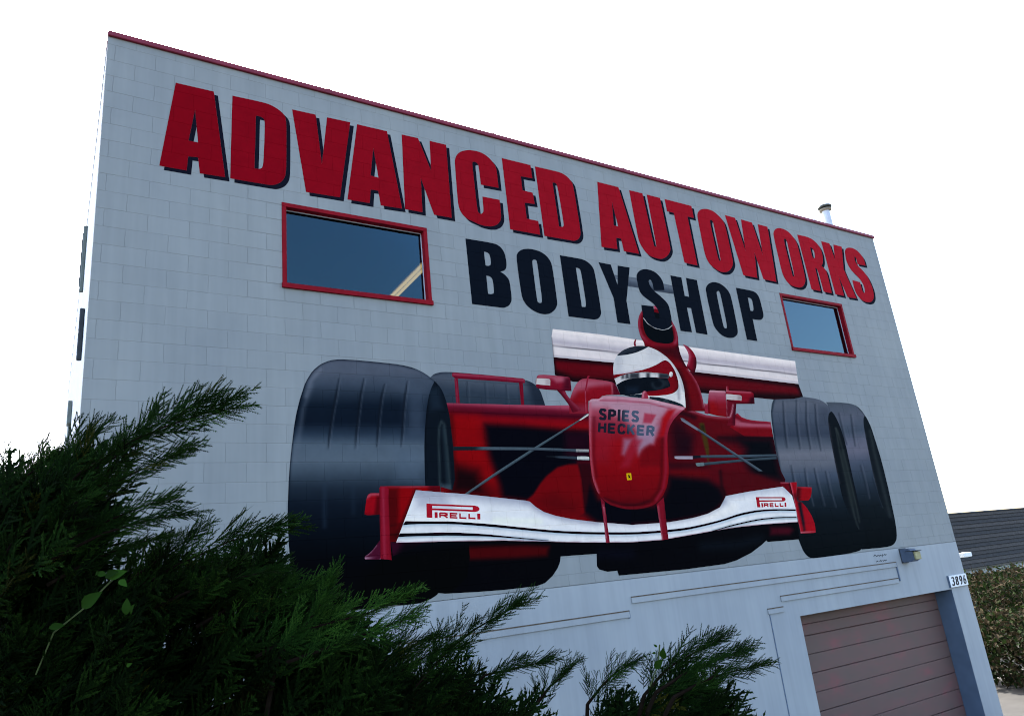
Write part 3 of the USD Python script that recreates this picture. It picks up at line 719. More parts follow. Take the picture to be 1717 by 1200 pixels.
shape('helmet', HELM, (196, 203, 214), [('P', H((118, 640), (200, 560), (210, 790), (118, 800)), (166, 174, 190), 8, .7), ('L', H((600, 560), (690, 625), (770, 720), (830, 850), (862, 980)), 3, (128, 134, 150), 3, .55), ('P', H((480, 520), (640, 600), (640, 660), (500, 640)), (176, 184, 198), 10, .7), ('P', H((800, 980), (880, 1000), (880, 1150), (780, 1060)), (212, 218, 226), 4, .7), ('L', H((800, 930), (812, 1060)), 3, (90, 96, 120), 4, .6), ('L', H((120, 806), (250, 790), (400, 760)), 2, (150, 130, 150), 2, .5)])
shape('antenna', H((335, 506), (330, 470), (345, 435), (362, 430), (355, 450), (352, 480), (358, 506)), (104, 14, 34), [('L', H((340, 500), (336, 470), (350, 440)), 1.4, (140, 90, 110), 1, .6)])

# air box above the driver, engine cover and fins
shape('intake_rim_line', H((435, 203), (480, 262), (560, 312), (640, 331), (700, 316), (740, 281), (742, 289), (702, 325), (640, 340), (558, 321), (476, 270), (430, 211)), (150, 158, 168), n=0)
shape('intake_mouth', H((428, 150), (600, 150), (730, 200), (735, 290), (757, 400), (755, 440), (745, 465), (700, 482), (600, 475), (520, 450), (460, 390), (432, 310), (428, 210)), (4, 9, 16), n=1)
shape('air_box', H((412, 140), (440, 110), (600, 110), (720, 200), (742, 255), (775, 310), (800, 390), (803, 480), (820, 580), (860, 670), (900, 740), (960, 820), (1010, 900), (1050, 1010), (1088, 1195), (880, 1195), (700, 800), (500, 560), (448, 512), (440, 470), (400, 400), (378, 310), (376, 240), (390, 180)), (92, 3, 16),
      [('L', H((412, 140), (385, 220), (385, 310), (410, 390), (460, 450)), 4, (150, 60, 88), 3, .8), ('L', H((460, 455), (560, 495), (700, 500), (770, 480)), 6, (118, 14, 34), 4, .8), ('L', H((745, 260), (780, 340), (788, 430), (770, 475)), 3.5, (148, 62, 90), 3, .8), ('P', H((560, 520), (790, 520), (830, 660), (700, 650)), (40, 2, 14), 7, .75),
       ('L', H((720, 640), (820, 770), (900, 900), (950, 1050)), 11, (96, 3, 14), 8, .8), ('L', H((800, 770), (860, 900), (900, 1080), (910, 1190)), 7, (30, 2, 12), 6, .85), ('L', H((905, 755), (960, 825), (1005, 905), (1045, 1010), (1075, 1150)), 3, (150, 80, 105), 2.6, .75), ('L', H((800, 520), (825, 600), (880, 710)), 5, (24, 4, 16), 4, .85), ('P', H((440, 505), (520, 520), (560, 550), (470, 540)), (20, 4, 14), 3, .7)])
shape('air_box', Z9((1240, 700), (1262, 698), (1292, 712), (1306, 745), (1290, 750), (1262, 735)), (150, 40, 70), [('L', Z9((1245, 715), (1300, 742)), 2, (190, 110, 140), 1.5, .7)], n=0)
shape('intake_mouth', Z9((1250, 735), (1300, 750), (1320, 800), (1320, 850), (1300, 864), (1275, 852), (1256, 815)), (30, 40, 54), [('R', .7, (90, 104, 120), .8, .8)], n=0)
shape('cooling_fin', H((852, 486), (885, 498), (920, 520), (965, 570), (992, 625), (1000, 690), (988, 755), (965, 815), (930, 770), (888, 728), (908, 670), (915, 610), (900, 560), (870, 515)), (112, 10, 32),
      [('L', H((860, 495), (905, 555), (922, 620), (900, 700)), 4, (176, 100, 130), 3.5, .75), ('L', H((995, 650), (985, 750), (965, 810)), 7, (34, 0, 12), 5, .85), ('L', H((900, 725), (960, 800)), 3, (50, 0, 12), 3, .7)])
shape('cross_strut', Z9((742, 305), (1030, 345), (1380, 420), (1495, 446), (1495, 546), (1250, 510), (1050, 470), (930, 452), (752, 345)), (72, 86, 106), [('L', Z9((740, 330), (1030, 370), (1380, 440), (1495, 468)), 5, (104, 118, 136), 4, .7), ('L', Z9((760, 390), (1050, 455), (1250, 495), (1495, 535)), 5, (44, 54, 70), 4, .7)], n=0)

# mirrors
shape('mirror_glass', M1((147, 255), (300, 258), (320, 275), (318, 348), (140, 330)), (182, 184, 192), [('P', M1((260, 260), (325, 260), (325, 350), (260, 345)), (150, 140, 150), 3, .7)])
shape('mirror', M1((150, 235), (170, 212), (250, 210), (420, 226), (545, 236), (572, 255), (585, 415), (420, 408), (190, 390), (145, 372), (135, 300)), (114, 14, 38), [('P', M1((160, 205), (545, 235), (500, 300), (400, 310), (340, 262), (160, 250)), (164, 92, 116), 4, .8), ('P', M1((500, 250), (575, 250), (590, 415), (480, 410)), (58, 6, 26), 6, .85), ('L', M1((150, 372), (420, 402), (580, 412)), 2.5, (60, 4, 24), 2.5, .8)])
shape('mirror_stalk', M1((400, 402), (505, 410), (530, 470), (600, 545), (680, 615), (705, 655), (600, 690), (580, 640), (540, 570), (470, 480)), (88, 10, 30), [('L', M1((490, 430), (600, 560), (680, 640)), 4, (140, 54, 80), 3, .7), ('L', M1((410, 410), (490, 520), (590, 660)), 3, (44, 6, 22), 3, .7)])
shape('mirror_glass', M2((655, 228), (830, 240), (855, 260), (850, 312), (660, 296)), (176, 176, 184), [('P', M2((800, 240), (860, 250), (855, 312), (800, 310)), (130, 120, 130), 3, .7)])
shape('mirror', M2((655, 190), (658, 132), (683, 128), (690, 184), (960, 198), (990, 208), (1003, 230), (1015, 350), (780, 352), (745, 350), (660, 305)), (116, 8, 28), [('L', M2((668, 192), (960, 206)), 3, (176, 110, 130), 2.4, .7), ('P', M2((960, 280), (1015, 250), (1020, 352), (940, 352)), (26, 2, 18), 5, .85), ('L', M2((670, 300), (780, 340), (1000, 345)), 3, (40, 0, 14), 3, .8), ('L', M2((660, 135), (660, 190)), 1.4, (190, 140, 160), 1, .7)])
shape('cockpit_side', M2((440, 200), (445, 186), (460, 180), (640, 190), (652, 200), (656, 512), (560, 505), (430, 470), (425, 340)), (120, 8, 24), [('G', M2((540, 180))[0], M2((540, 500))[0], [(0, (166, 108, 132)), (.3, (140, 56, 82)), (.55, (124, 18, 36)), (1, (112, 6, 18))], .9), ('P', M2((440, 330), (500, 330), (560, 400), (560, 500), (430, 470)), (126, 4, 10), 6, .7), ('L', M2((445, 190), (640, 196)), 2, (200, 176, 190), 1.6, .7), ('L', M2((432, 340), (436, 460)), 3, (70, 2, 18), 2.5, .7)])
shape('mirror_stalk', M2((656, 310), (670, 300), (745, 348), (782, 352), (776, 480), (766, 625), (665, 625), (700, 525), (690, 515), (656, 515)), (92, 8, 28), [('L', M2((744, 360), (730, 450), (705, 520), (670, 528)), 1.8, (198, 150, 170), 1.4, .85), ('L', M2((662, 310), (664, 505)), 1.4, (160, 90, 110), 1, .7), ('P', M2((750, 352), (785, 352), (770, 620), (740, 600)), (46, 6, 24), 3, .7)], n=0)
shape('cockpit_side', M2((380, 340), (400, 352), (418, 350), (434, 335), (430, 480), (385, 470)), (126, 30, 54), [('L', M2((385, 350), (405, 358), (430, 342)), 2, (180, 120, 140), 1.5, .7)])
shape('antenna', M1((783, 232), (800, 220), (818, 232), (800, 250), (788, 330), (768, 420), (776, 690), (762, 690), (752, 420), (768, 330)), (124, 24, 48), [('L', M1((760, 420), (768, 690)), 1.4, (170, 90, 112), 1, .7)], n=0)
shape('cockpit_side', M1((555, 540), (575, 490), (600, 420), (620, 375), (650, 320), (690, 280), (735, 258), (800, 256), (1095, 298), (1140, 330), (1165, 380), (1200, 462), (980, 468), (935, 515), (800, 540), (800, 700), (560, 700)), (116, 8, 24),
      [('P', M1((560, 240), (1110, 280), (1110, 340), (880, 370), (780, 400), (660, 430), (570, 500)), (162, 96, 122), 9, .8), ('P', M1((800, 380), (900, 370), (1080, 360), (1080, 460), (800, 500)), (124, 10, 28), 5, .8), ('P', M1((1105, 300), (1200, 330), (1200, 470), (1100, 470)), (72, 8, 30), 3, .85), ('L', M1((1095, 330), (1098, 460)), 1.8, (170, 110, 130), 1.4, .7), ('P', M1((680, 430), (760, 430), (760, 600), (640, 560)), (128, 8, 18), 7, .7), ('P', M1((600, 600), (800, 590), (800, 700), (560, 700)), (118, 50, 76), 9, .6)])

# suspension arms
def rod(pts, c0=STEEL, strokes=()):
    shape('suspension_arm', pts, c0, strokes, n=0)


rod(C1((1230, 506), (1348, 508), (1348, 532), (1230, 531)), (150, 158, 166), [('L', C1((1230, 526), (1345, 528)), 1.4, (20, 24, 34), 1, .9)])
rod(C1((1240, 572), (1300, 570), (1350, 574), (1352, 606), (1240, 602)), (150, 164, 172), [('L', C1((1242, 588), (1350, 586)), 1.6, (214, 222, 226), 1.2, .9)])
rod(C1((1260, 240), (1345, 180), (1345, 198), (1270, 245)), (188, 194, 200))
rod(C1((108, 482), (400, 483), (860, 490), (1232, 505), (1232, 531), (860, 517), (400, 516), (108, 518)), (56, 72, 86), [('L', C1((300, 500), (860, 502), (1230, 515)), 1.8, (78, 96, 112), 1.6, .8), ('P', C1((90, 470), (330, 470), (330, 530), (90, 530)), (4, 8, 14), 12, .9), ('L', C1((108, 516), (860, 515), (1230, 529)), 1.5, (16, 22, 32), 1.2, .8)])
rod(C1((960, 568), (1100, 569), (1242, 573), (1242, 598), (1100, 590), (960, 576)), (40, 52, 66), [('P', C1((940, 560), (1040, 560), (1040, 600), (940, 600)), BLK, 8, .9)])
rod(C1((205, 920), (490, 722), (865, 480), (1262, 236), (1347, 163), (1347, 182), (1270, 246), (875, 502), (500, 746), (238, 921)), (58, 76, 90), [('L', C1((215, 912), (490, 726), (865, 484), (1262, 238)), 1.6, (84, 104, 118), 1.4, .8), ('L', C1((238, 925), (500, 748), (875, 505), (1270, 248)), 1.4, (14, 20, 28), 1.4, .8)])
rod(M2((5, 1008), (60, 1004), (235, 1005), (237, 1046), (60, 1046), (10, 1038)), (118, 116, 138), [('L', M2((20, 1034), (232, 1036)), 2.4, (196, 190, 206), 1.6, .8)])
rod(M2((272, 1098), (290, 1092), (372, 1086), (382, 1128), (300, 1136), (280, 1126)), (92, 112, 122))
rod(M2((80, 528), (112, 532), (310, 664), (800, 988), (1115, 1195), (1060, 1198), (900, 1092), (760, 1000), (300, 692), (96, 565)), (62, 78, 94), [('P', M2((70, 520), (300, 650), (300, 700), (80, 580)), (120, 122, 142), 3, .8), ('L', M2((310, 668), (800, 992), (1100, 1190)), 1.8, (86, 102, 118), 1.6, .7), ('L', M2((300, 690), (760, 998), (1060, 1195)), 1.8, (16, 22, 32), 1.5, .8)])
rod(M2((335, 998), (800, 990), (1285, 985), (1292, 1016), (900, 1028), (335, 1030)), (58, 76, 92), [('L', M2((335, 1026), (900, 1026), (1290, 1012)), 1.6, (14, 20, 30), 1.4, .8)])
rod(M2((240, 1000), (335, 1000), (335, 1032), (240, 1040)), (16, 20, 32))
rod(M2((375, 1090), (880, 1044), (1290, 1018), (1292, 1048), (900, 1074), (380, 1126)), (54, 72, 86), [('L', M2((380, 1122), (900, 1072), (1290, 1046)), 1.6, (16, 22, 32), 1.4, .8)])

# side pods and chassis
shape('side_pod', M2((775, 490), (790, 466), (810, 478), (850, 518), (920, 545), (1000, 560), (1215, 578), (1228, 655), (1245, 770), (900, 765), (700, 640), (765, 600)), (112, 6, 22),
      [('P', M2((765, 540), (850, 570), (1000, 590), (1225, 594), (1230, 650), (1000, 646), (830, 642), (765, 625)), (160, 92, 118), 4, .85), ('L', M2((780, 515), (850, 570), (1000, 588), (1215, 592)), 2, (92, 4, 26), 1.8, .85), ('L', M2((790, 470), (850, 522), (1000, 566), (1215, 582)), 3, (146, 40, 66), 2.5, .7), ('P', M2((800, 655), (1240, 660), (1245, 740), (800, 740)), (102, 3, 14), 4, .7), ('L', M2((800, 760), (1245, 772)), 2, (14, 2, 10), 2, .8)], n=0)
CHR = M2((-400, 600), (-200, 420), (60, 372), (150, 395), (250, 440), (330, 468), (400, 490), (475, 503), (550, 512), (656, 515), (700, 525), (765, 600), (800, 640), (1228, 655), (1250, 775), (1290, 990), (1345, 1195), (1400, 1300), (1380, 1420)) + [(1312, 815.3), (1252, 824.3), (1217, 831), (1207, 850), (1180, 864), (1117, 876), (1058, 879.8), (1058, 840)]
shape('chassis_side', CHR, (76, 3, 16), [
    ('P', M2((560, 790), (700, 770), (1245, 780), (1300, 990), (1345, 1200), (1400, 1330), (1000, 1260), (880, 1060), (900, 920), (800, 830)), (3, 6, 14), 12, 1), ('L', M2((560, 770), (800, 775), (1245, 780)), 3, (10, 2, 12), 3, .9),
    ('P', M2((800, 1080), (1000, 1180), (1060, 1260), (700, 1200)), (70, 2, 14), 8, .0),
    ('L', M2((20, 380), (150, 410), (250, 452), (400, 500), (560, 522), (690, 525)), 4, (176, 110, 136), 2.6, .85), ('L', M2((250, 480), (400, 530), (660, 560)), 8, (96, 4, 16), 8, .7),
    ('L', M2((-10, 470), (60, 460), (140, 480), (260, 520)), 6, (20, 2, 14), 5, .8), ('P', M2((0, 560), (100, 590), (250, 760), (200, 1000), (-10, 1000), (-40, 700)), (26, 2, 16), 12, .85),
    ('P', M2((60, 780), (200, 780), (220, 950), (60, 1000)), (20, 2, 16), 8, .6), ('P', M2((460, 600), (760, 640), (760, 760), (500, 760)), (86, 3, 14), 10, .6),
    ('P', M2((315, 595), (345, 588), (378, 596), (402, 700), (440, 900), (442, 1160), (405, 980), (372, 850), (325, 650)), (58, 54, 16), 1.6, .85), ('P', M2((330, 620), (380, 620), (392, 690), (340, 680)), (24, 24, 14), 2, .7),
    ('P', C2((430, 385), (600, 380), (860, 400), (840, 450), (620, 470), (430, 440)), (88, 2, 12), 5, .8), ('P', C2((380, 300), (700, 300), (860, 350), (430, 370)), (30, 2, 14), 6, .7),
    ('P', C2((410, 455), (600, 470), (850, 500), (980, 580), (1035, 680), (1015, 760), (930, 840), (850, 880), (640, 930), (380, 975), (-90, 1010), (-90, 790), (240, 790), (350, 690), (400, 560)), (2, 4, 12), 9, 1),
    ('P', C2((1000, 400), (1195, 395), (1400, 430), (1700, 560), (1500, 660), (1040, 680), (1020, 560)), (68, 3, 14), 5, .9), ('L', C2((985, 400), (1000, 560), (1040, 670)), 4, (14, 0, 10), 4, .8)], n=0)
SPL = C1((48, 85), (300, 91), (700, 101), (1000, 108), (1180, 104), (1350, 160), (1500, 300), (1740, 900), (1740, 1210), (1418, 1170), (1200, 1145), (1050, 1115), (940, 1080), (860, 1030), (810, 985), (770, 975), (215, 915), (-5, 900), (-5, 850), (100, 880), (125, 780), (105, 450), (75, 200))
shape('side_pod', SPL, (112, 4, 16), [
    ('G', C1((600, 95))[0], C1((590, 330))[0], [(0, (150, 70, 96)), (.06, (140, 56, 82)), (.18, (98, 16, 40)), (.38, (62, 4, 24)), (.55, (112, 4, 18)), (.75, (124, 3, 14)), (1, (104, 2, 12))], 1.0),
    ('P', C1((60, 180), (340, 200), (380, 420), (420, 600), (480, 760), (540, 930), (80, 910)), (128, 3, 10), 14, .85),
    ('P', C1((100, 640), (330, 700), (420, 930), (80, 910)), (14, 0, 8), 16, .95), ('P', C1((60, 180), (110, 190), (140, 700), (100, 700)), (60, 0, 8), 5, .7), ('P', C1((400, 820), (560, 860), (560, 950), (380, 930)), (66, 0, 10), 10, .6),
    ('P', C1((395, 275), (700, 290), (1150, 330), (1360, 345), (1370, 800), (1440, 960), (1830, 960), (1830, 1240), (1418, 1180), (1310, 1100), (1000, 1040), (780, 980), (560, 950), (540, 850), (490, 700), (440, 560), (412, 420)), (3, 3, 14), 9, 1),
    ('P', C1((1130, 355), (1340, 350), (1345, 640), (1240, 620), (1130, 560)), (30, 2, 20), 9, .85),
    ('P', C1((765, 985), (840, 920), (900, 825), (960, 752), (1060, 672), (1160, 645), (1250, 642), (1285, 780), (1312, 1090), (1240, 1125), (1100, 1120), (940, 1090), (850, 1030)), (104, 2, 12), 2.2, 1), ('P', C1((850, 960), (1050, 900), (1250, 1000), (1250, 1100), (980, 1080)), (78, 1, 10), 14, .7),
    ('P', C1((1255, 635), (1350, 640), (1360, 800), (1330, 1000), (1310, 1090), (1280, 780)), (44, 1, 12), 3.5, .9), ('L', C1((1250, 625), (1350, 622)), 4, (92, 4, 18), 3.5, .7)], n=0)

# rear wing
RWT = [(926.6, 551.6), (1010, 561), (1063, 568.7), (1180, 585), (1333, 605.3), (1338.7, 643.6), (1180, 625), (1030, 608), (928, 598.7), (924.6, 566)]
shape('rear_wing', RWT, (208, 207, 217), [('L', [(926, 554), (1063, 571), (1180, 587), (1333, 607.5)], 5, (228, 228, 236), 3, .8), ('L', [(925, 572), (1030, 585), (1180, 603), (1335, 621)], 9, (158, 158, 178), 6, .8), ('L', [(926.6, 579), (1030, 591), (1180, 609.6), (1336, 628)], 1.6, (40, 42, 54), .9, .9), ('L', [(928, 584), (1180, 614), (1336, 632)], 4, (204, 206, 216), 3, .6), ('L', [(928, 597), (1030, 606), (1180, 623), (1338, 641.5)], 3, (150, 152, 170), 2.5, .7),
      ('L', [(924.8, 566), (928, 598)], 1.6, (60, 60, 74), 1.2, .7)], n=0)
shape('rear_wing_flap', [(928, 598.7), (1030, 608), (1180, 625), (1338.7, 643.6), (1346.5, 665), (1330, 668.5), (1297, 669.5), (1265, 666.3), (1176, 658.5), (1080, 647), (960, 639.5), (930.5, 628.5)], (80, 3, 16),
      [('L', [(928, 601), (1030, 610), (1180, 627), (1339, 646)], 6, (16, 2, 10), 4.5, .95), ('L', [(930, 626), (960, 637), (1080, 645), (1176, 656), (1265, 664), (1346, 667)], 11, (12, 0, 8), 7, .95), ('L', [(935, 613), (1030, 621), (1180, 640), (1340, 657)], 5, (92, 4, 18), 5, .6), ('L', [(928, 600), (931, 628)], 4, (14, 2, 10), 4, .9), ('L', [(1338, 645), (1346, 666)], 5, (10, 2, 12), 4, .9)], n=0)
shape('roll_hoop', Z65((1050, 232), (1062, 228), (1300, 246), (1470, 262), (1482, 268), (1482, 290), (1465, 290), (1300, 277), (1070, 262), (1052, 250)), (112, 16, 42), [('L', Z65((1058, 238), (1300, 254), (1475, 272)), 2, (150, 72, 98), 2, .8), ('L', Z65((1060, 256), (1300, 274), (1470, 288)), 1.6, (60, 4, 22), 1.6, .8)], n=0)
shape('roll_hoop', Z65((1065, 262), (1085, 262), (1097, 410), (1075, 407)), (104, 14, 38), [('L', Z65((1072, 265), (1084, 405)), 1.6, (150, 70, 96), 1.4, .6)], n=0)
shape('roll_hoop', Z65((1447, 288), (1470, 290), (1478, 422), (1460, 420)), (104, 12, 34), n=0)

# tyres
def wheel_lines(lines, w=2.4, c=(12, 20, 32), hi=(96, 110, 132)):
    out = []
    for L in lines:
        out += [('L', L, [0.6] + [w] * (len(L) - 2) + [0.6], c, 2.2, .85), ('L', [(p[0] + 3.2, p[1]) for p in L], 1.4, hi, 2.0, .4)]
    return out


LFT = LT((55, 1200), (60, 1000), (70, 850), (85, 700), (110, 500), (140, 370), (165, 290), (190, 220), (240, 140), (300, 90), (370, 62), (440, 54), (560, 60), (750, 78), (900, 95), (1000, 120), (1080, 160), (1150, 215), (1195, 265), (1225, 330), (1255, 470), (1285, 680), (1305, 880), (1315, 1060)) + [(780, 840), (790, 960), (760, 990)] \
    + [(746, 994.6), (736.3, 991.8), (732, 997.4), (720.7, 1004.5), (700.9, 1011.6), (658.4, 1014.4), (601.7, 1021.5), (556, 1025.8), (524, 1018)] + LB((200, 1020), (150, 920), (100, 740), (80, 550), (68, 300), (69, 0))
SWALL = LT((1150, 216), (1195, 265), (1225, 330), (1268, 470), (1305, 680), (1326, 880), (1336, 1060), (1200, 1060), (1080, 1010), (1075, 850), (1072, 700), (1078, 560), (1088, 440), (1105, 330), (1125, 265))
shape('front_tyre_sidewall', SWALL, (10, 19, 30), [('P', LT((1100, 280), (1180, 260), (1210, 420), (1120, 440)), (22, 36, 52), 7, .8), ('L', LT((1190, 1040), (1186, 860), (1180, 660), (1184, 560), (1200, 516), (1222, 540), (1240, 700), (1258, 900), (1268, 1050)), 3, (48, 64, 72), 2.4, .8), ('L', LT((1215, 560), (1235, 780), (1250, 1040)), 4, (40, 58, 70), 3.5, .6), ('L', LT((1100, 330), (1085, 480), (1072, 700), (1076, 1000)), 3, (5, 10, 18), 3, .7),
      ('P', LT((1195, 980), (1270, 990), (1270, 1060), (1195, 1060)), (70, 92, 108), 4, .6)], n=1)
shape('front_tyre', LFT, (14, 24, 38), [
    ('G', LT((600, 60))[0], LT((600, 1600))[0], [(0, (74, 86, 106)), (.06, (72, 84, 104)), (.115, (54, 68, 88)), (.16, (34, 48, 66)), (.22, (12, 24, 40)), (.30, (11, 22, 38)), (.355, (34, 50, 70)), (.41, (72, 90, 110)), (.48, (78, 96, 116)), (.56, (50, 66, 84)), (.62, (27, 40, 56)), (.70, (12, 22, 36)), (.82, (6, 13, 24)), (.95, (3, 6, 12)), (1, (2, 4, 8))], 1.0),
    ('P', LT((940, 250), (1100, 260), (1075, 640), (940, 640)), (54, 70, 92), 14, .75), ('P', LT((780, 180), (1120, 220), (1110, 320), (800, 300)), (64, 78, 98), 14, .6),
    ('L', LT((235, 250), (170, 420), (140, 620), (110, 800)), 6, (84, 98, 120), 6, .5), ('L', LT((300, 130), (230, 210), (190, 330)), 5, (112, 124, 146), 5, .5),
    ('P', LT((850, 720), (1060, 740), (1060, 980), (860, 960)), (74, 94, 118), 14, .5)]
    + wheel_lines([LT((435, 200), (415, 320), (385, 480), (365, 620), (355, 720)), LT((622, 200), (598, 320), (580, 470), (566, 600), (558, 720)), LT((775, 240), (752, 340), (735, 480), (725, 600), (718, 700)), LT((945, 220), (928, 330), (915, 460), (908, 600), (900, 700))], 3.4)
    + [('L', LT((330, 1000), (330, 1300)), 5, (34, 52, 74), 5, .5), ('L', LT((540, 1000), (545, 1200)), 5, (30, 46, 66), 5, .4), ('L', LFT[:16], 3.0, (6, 12, 24), 3.0, .85), ('L', LFT[14:19], 2.5, (20, 32, 48), 3, .7), ('P', [(640, 930), (800, 905), (800, 1030), (560, 1040)], (1, 2, 5), 16, .95)], n=1)
UNDER = [(650, 905), (1337.5, 872), (1340, 903.5), (1287, 908), (1285, 905.3), (1277.5, 912.5), (1260, 926), (1235, 938.8), (1215, 945), (1150, 953.8), (1037.5, 964.3), (1035, 956), (1018.6, 957.9), (1004.6, 954), (1001, 948.8), (1000.3, 927.8), (940, 932.2), (938.5, 943), (934.7, 952.3), (926, 965.4), (913.8, 976.8), (899.8, 982), (847.4, 988), (800, 991.8), (746, 994.6), (700, 990)]
shape('under_tray', UNDER, (3, 4, 9), [('P', CB((70, 500), (300, 490), (700, 480), (920, 490), (900, 580), (600, 600), (150, 615), (90, 570)), (74, 2, 8), 6, .85), ('P', W2((745, 690), (960, 690), (1000, 720), (960, 770), (745, 775)), (66, 6, 24), 5, .85), ('L', W2((0, 900), (400, 880), (620, 820)), 12, (10, 20, 32), 12, .7), ('L', CB((1420, 560), (1700, 560)), 14, (6, 8, 22), 10, .8), ('P', [(650, 905), (760, 905), (760, 1000), (650, 1000)], (2, 2, 6), 10, .8)], n=0)
RFT = RT((15, 110), (25, 82), (45, 58), (80, 51), (200, 57), (300, 70), (350, 84), (395, 118), (440, 185), (475, 260), (510, 370), (550, 560), (590, 740), (622, 860), (640, 960), (640, 1030), (628, 1070), (600, 1095), (500, 1115), (300, 1142), (270, 1138), (245, 1118), (225, 1090), (205, 1040), (190, 1000), (170, 800), (100, 640), (75, 600), (60, 500), (35, 380), (20, 260), (10, 170))
RSW = RT((395, 240), (393, 195), (402, 165), (418, 158), (440, 185), (475, 260), (510, 370), (550, 560), (590, 740), (622, 860), (632, 940), (600, 950), (540, 860), (490, 740), (460, 600), (430, 450), (405, 320))
shape('front_tyre_sidewall', RSW, (10, 18, 26), [('L', RT((445, 270), (470, 420), (520, 640), (570, 860), (598, 945)), 2, (48, 58, 62), 1.8, .8), ('L', RT((445, 270), (460, 300), (520, 520), (580, 780), (604, 900)), 2.0, (54, 64, 66), 1.8, .7), ('P', RT((470, 420), (500, 420), (560, 700), (580, 880), (540, 780)), (34, 44, 48), 4, .7), ('L', RT((397, 240), (430, 450), (470, 640)), 2, (70, 66, 80), 2, .5)], n=1)
GR = [(0, (70, 82, 100)), (.05, (80, 90, 108)), (.12, (66, 78, 98)), (.24, (48, 60, 80)), (.30, (72, 84, 102)), (.36, (98, 106, 124)), (.43, (86, 96, 114)), (.50, (58, 72, 94)), (.58, (36, 50, 66)), (.66, (18, 30, 42)), (.76, (9, 18, 26)), (1, (4, 10, 15))]
shape('front_tyre', RFT, (14, 24, 34), [('G', RT((220, 50))[0], RT((260, 1140))[0], GR, 1.0), ('L', RT((30, 80), (12, 170), (22, 260), (38, 380), (62, 500), (80, 610)), 2.6, (14, 28, 40), 2.4, .85), ('P', RT((330, 120), (400, 140), (400, 260), (340, 220)), (52, 62, 80), 7, .6)]
      + wheel_lines([RT((90, 90), (97, 220), (108, 330), (118, 400)), RT((180, 80), (180, 220), (190, 320), (205, 410)), RT((245, 90), (246, 220), (258, 320), (275, 410)), RT((305, 110), (312, 230), (325, 320), (345, 420)), RT((145, 520), (165, 640), (200, 760)), RT((235, 540), (250, 660), (285, 790)), RT((300, 540), (325, 660), (360, 790)), RT((375, 560), (400, 680), (435, 800))], 2.2, (20, 30, 44), (104, 112, 132)), n=1)
RRS = RT((632, 250), (630, 205), (640, 185), (652, 200), (682, 262), (710, 350), (750, 480), (790, 640), (820, 780), (840, 900), (800, 880), (745, 760), (700, 600), (665, 430), (645, 330))
shape('rear_tyre_sidewall', RRS, (13, 22, 30), [('L', RT((676, 290), (700, 420), (750, 620), (810, 860)), 4, (44, 54, 60), 3.5, .7), ('L', RT((640, 300), (668, 460), (720, 680)), 2, (64, 66, 80), 2, .5)], n=1)
RRT = RT((380, 96), (450, 96), (540, 104), (590, 122), (630, 165), (670, 240), (710, 350), (750, 480), (790, 640), (820, 780), (845, 900), (855, 980), (852, 1020), (832, 1053), (780, 1068), (620, 1082), (540, 700), (440, 200))
shape('rear_tyre', RRT, (14, 24, 34), [('G', RT((500, 95))[0], RT((620, 1080))[0], [(0, (66, 78, 94)), (.1, (76, 86, 106)), (.2, (60, 74, 94)), (.27, (84, 92, 114)), (.34, (92, 98, 120)), (.42, (64, 76, 98)), (.52, (42, 56, 74)), (.62, (24, 36, 50)), (.72, (12, 22, 30)), (1, (4, 10, 15))], 1.0), ('L', RT((590, 122), (640, 180), (710, 345), (790, 640), (850, 930)), 1.8, (8, 18, 26), 1.6, .7)]
      + wheel_lines([RT((465, 170), (500, 330), (520, 380)), RT((545, 180), (560, 300), (575, 390)), RT((610, 520), (640, 640), (660, 740)), RT((690, 600), (720, 700), (750, 800))], 2.0, (22, 32, 46), (100, 108, 128)), n=1)
LRT = [(720, 634)] + Z65((930, 248), (945, 236), (970, 228), (1000, 224), (1060, 225), (1300, 245)) + M1((0, 275), (60, 295), (110, 322), (150, 352), (185, 400), (205, 440), (255, 592)) + [(914, 682), (750, 680), (735, 655)]
shape('rear_tyre', LRT, (52, 66, 84), [('G', (820, 626), (815, 682), [(0, (60, 72, 90)), (.3, (66, 78, 96)), (.6, (44, 58, 76)), (1, (36, 50, 66))], 1), ('P', [(880, 630), (916, 650), (918, 685), (896, 685)], (22, 32, 48), 8, .8), ('L', Z65((940, 240), (1000, 228), (1060, 228), (1300, 248)), 2.5, (22, 32, 46), 2.2, .7)] + wheel_lines([[(783, 640), (784, 678)], [(813, 642), (815, 678)], [(848, 645), (850, 680)], [(870, 648), (872, 680)]], 2.2, (26, 38, 54), (80, 92, 110)), n=1)
MURAL_ALL = unary_union(PAINTED)

# signature of the painter, small illegible handwriting
sg = []
for pts in ([(1465, 932), (1467, 929.6), (1470, 932.4), (1472, 930.2), (1474.4, 931.6), (1476, 930), (1478, 931)], [(1479.2, 933), (1479.8, 928.8), (1480.6, 930.6)], [(1482, 930), (1483.4, 928.6), (1484.4, 930), (1486, 929)], [(1469.5, 941.4), (1471.2, 939.8), (1472.4, 941)], [(1475, 940.8), (1476.2, 938.8), (1478, 940.2), (1479.2, 938.6)], [(1481, 940.4), (1482.4, 938.2), (1484, 939.6), (1486.4, 938)]):
    sg.append(LineString(px2uv(pts)).buffer(0.006, quad_segs=3))
lay('signature', unary_union(sg), MU, (40, 46, 58))

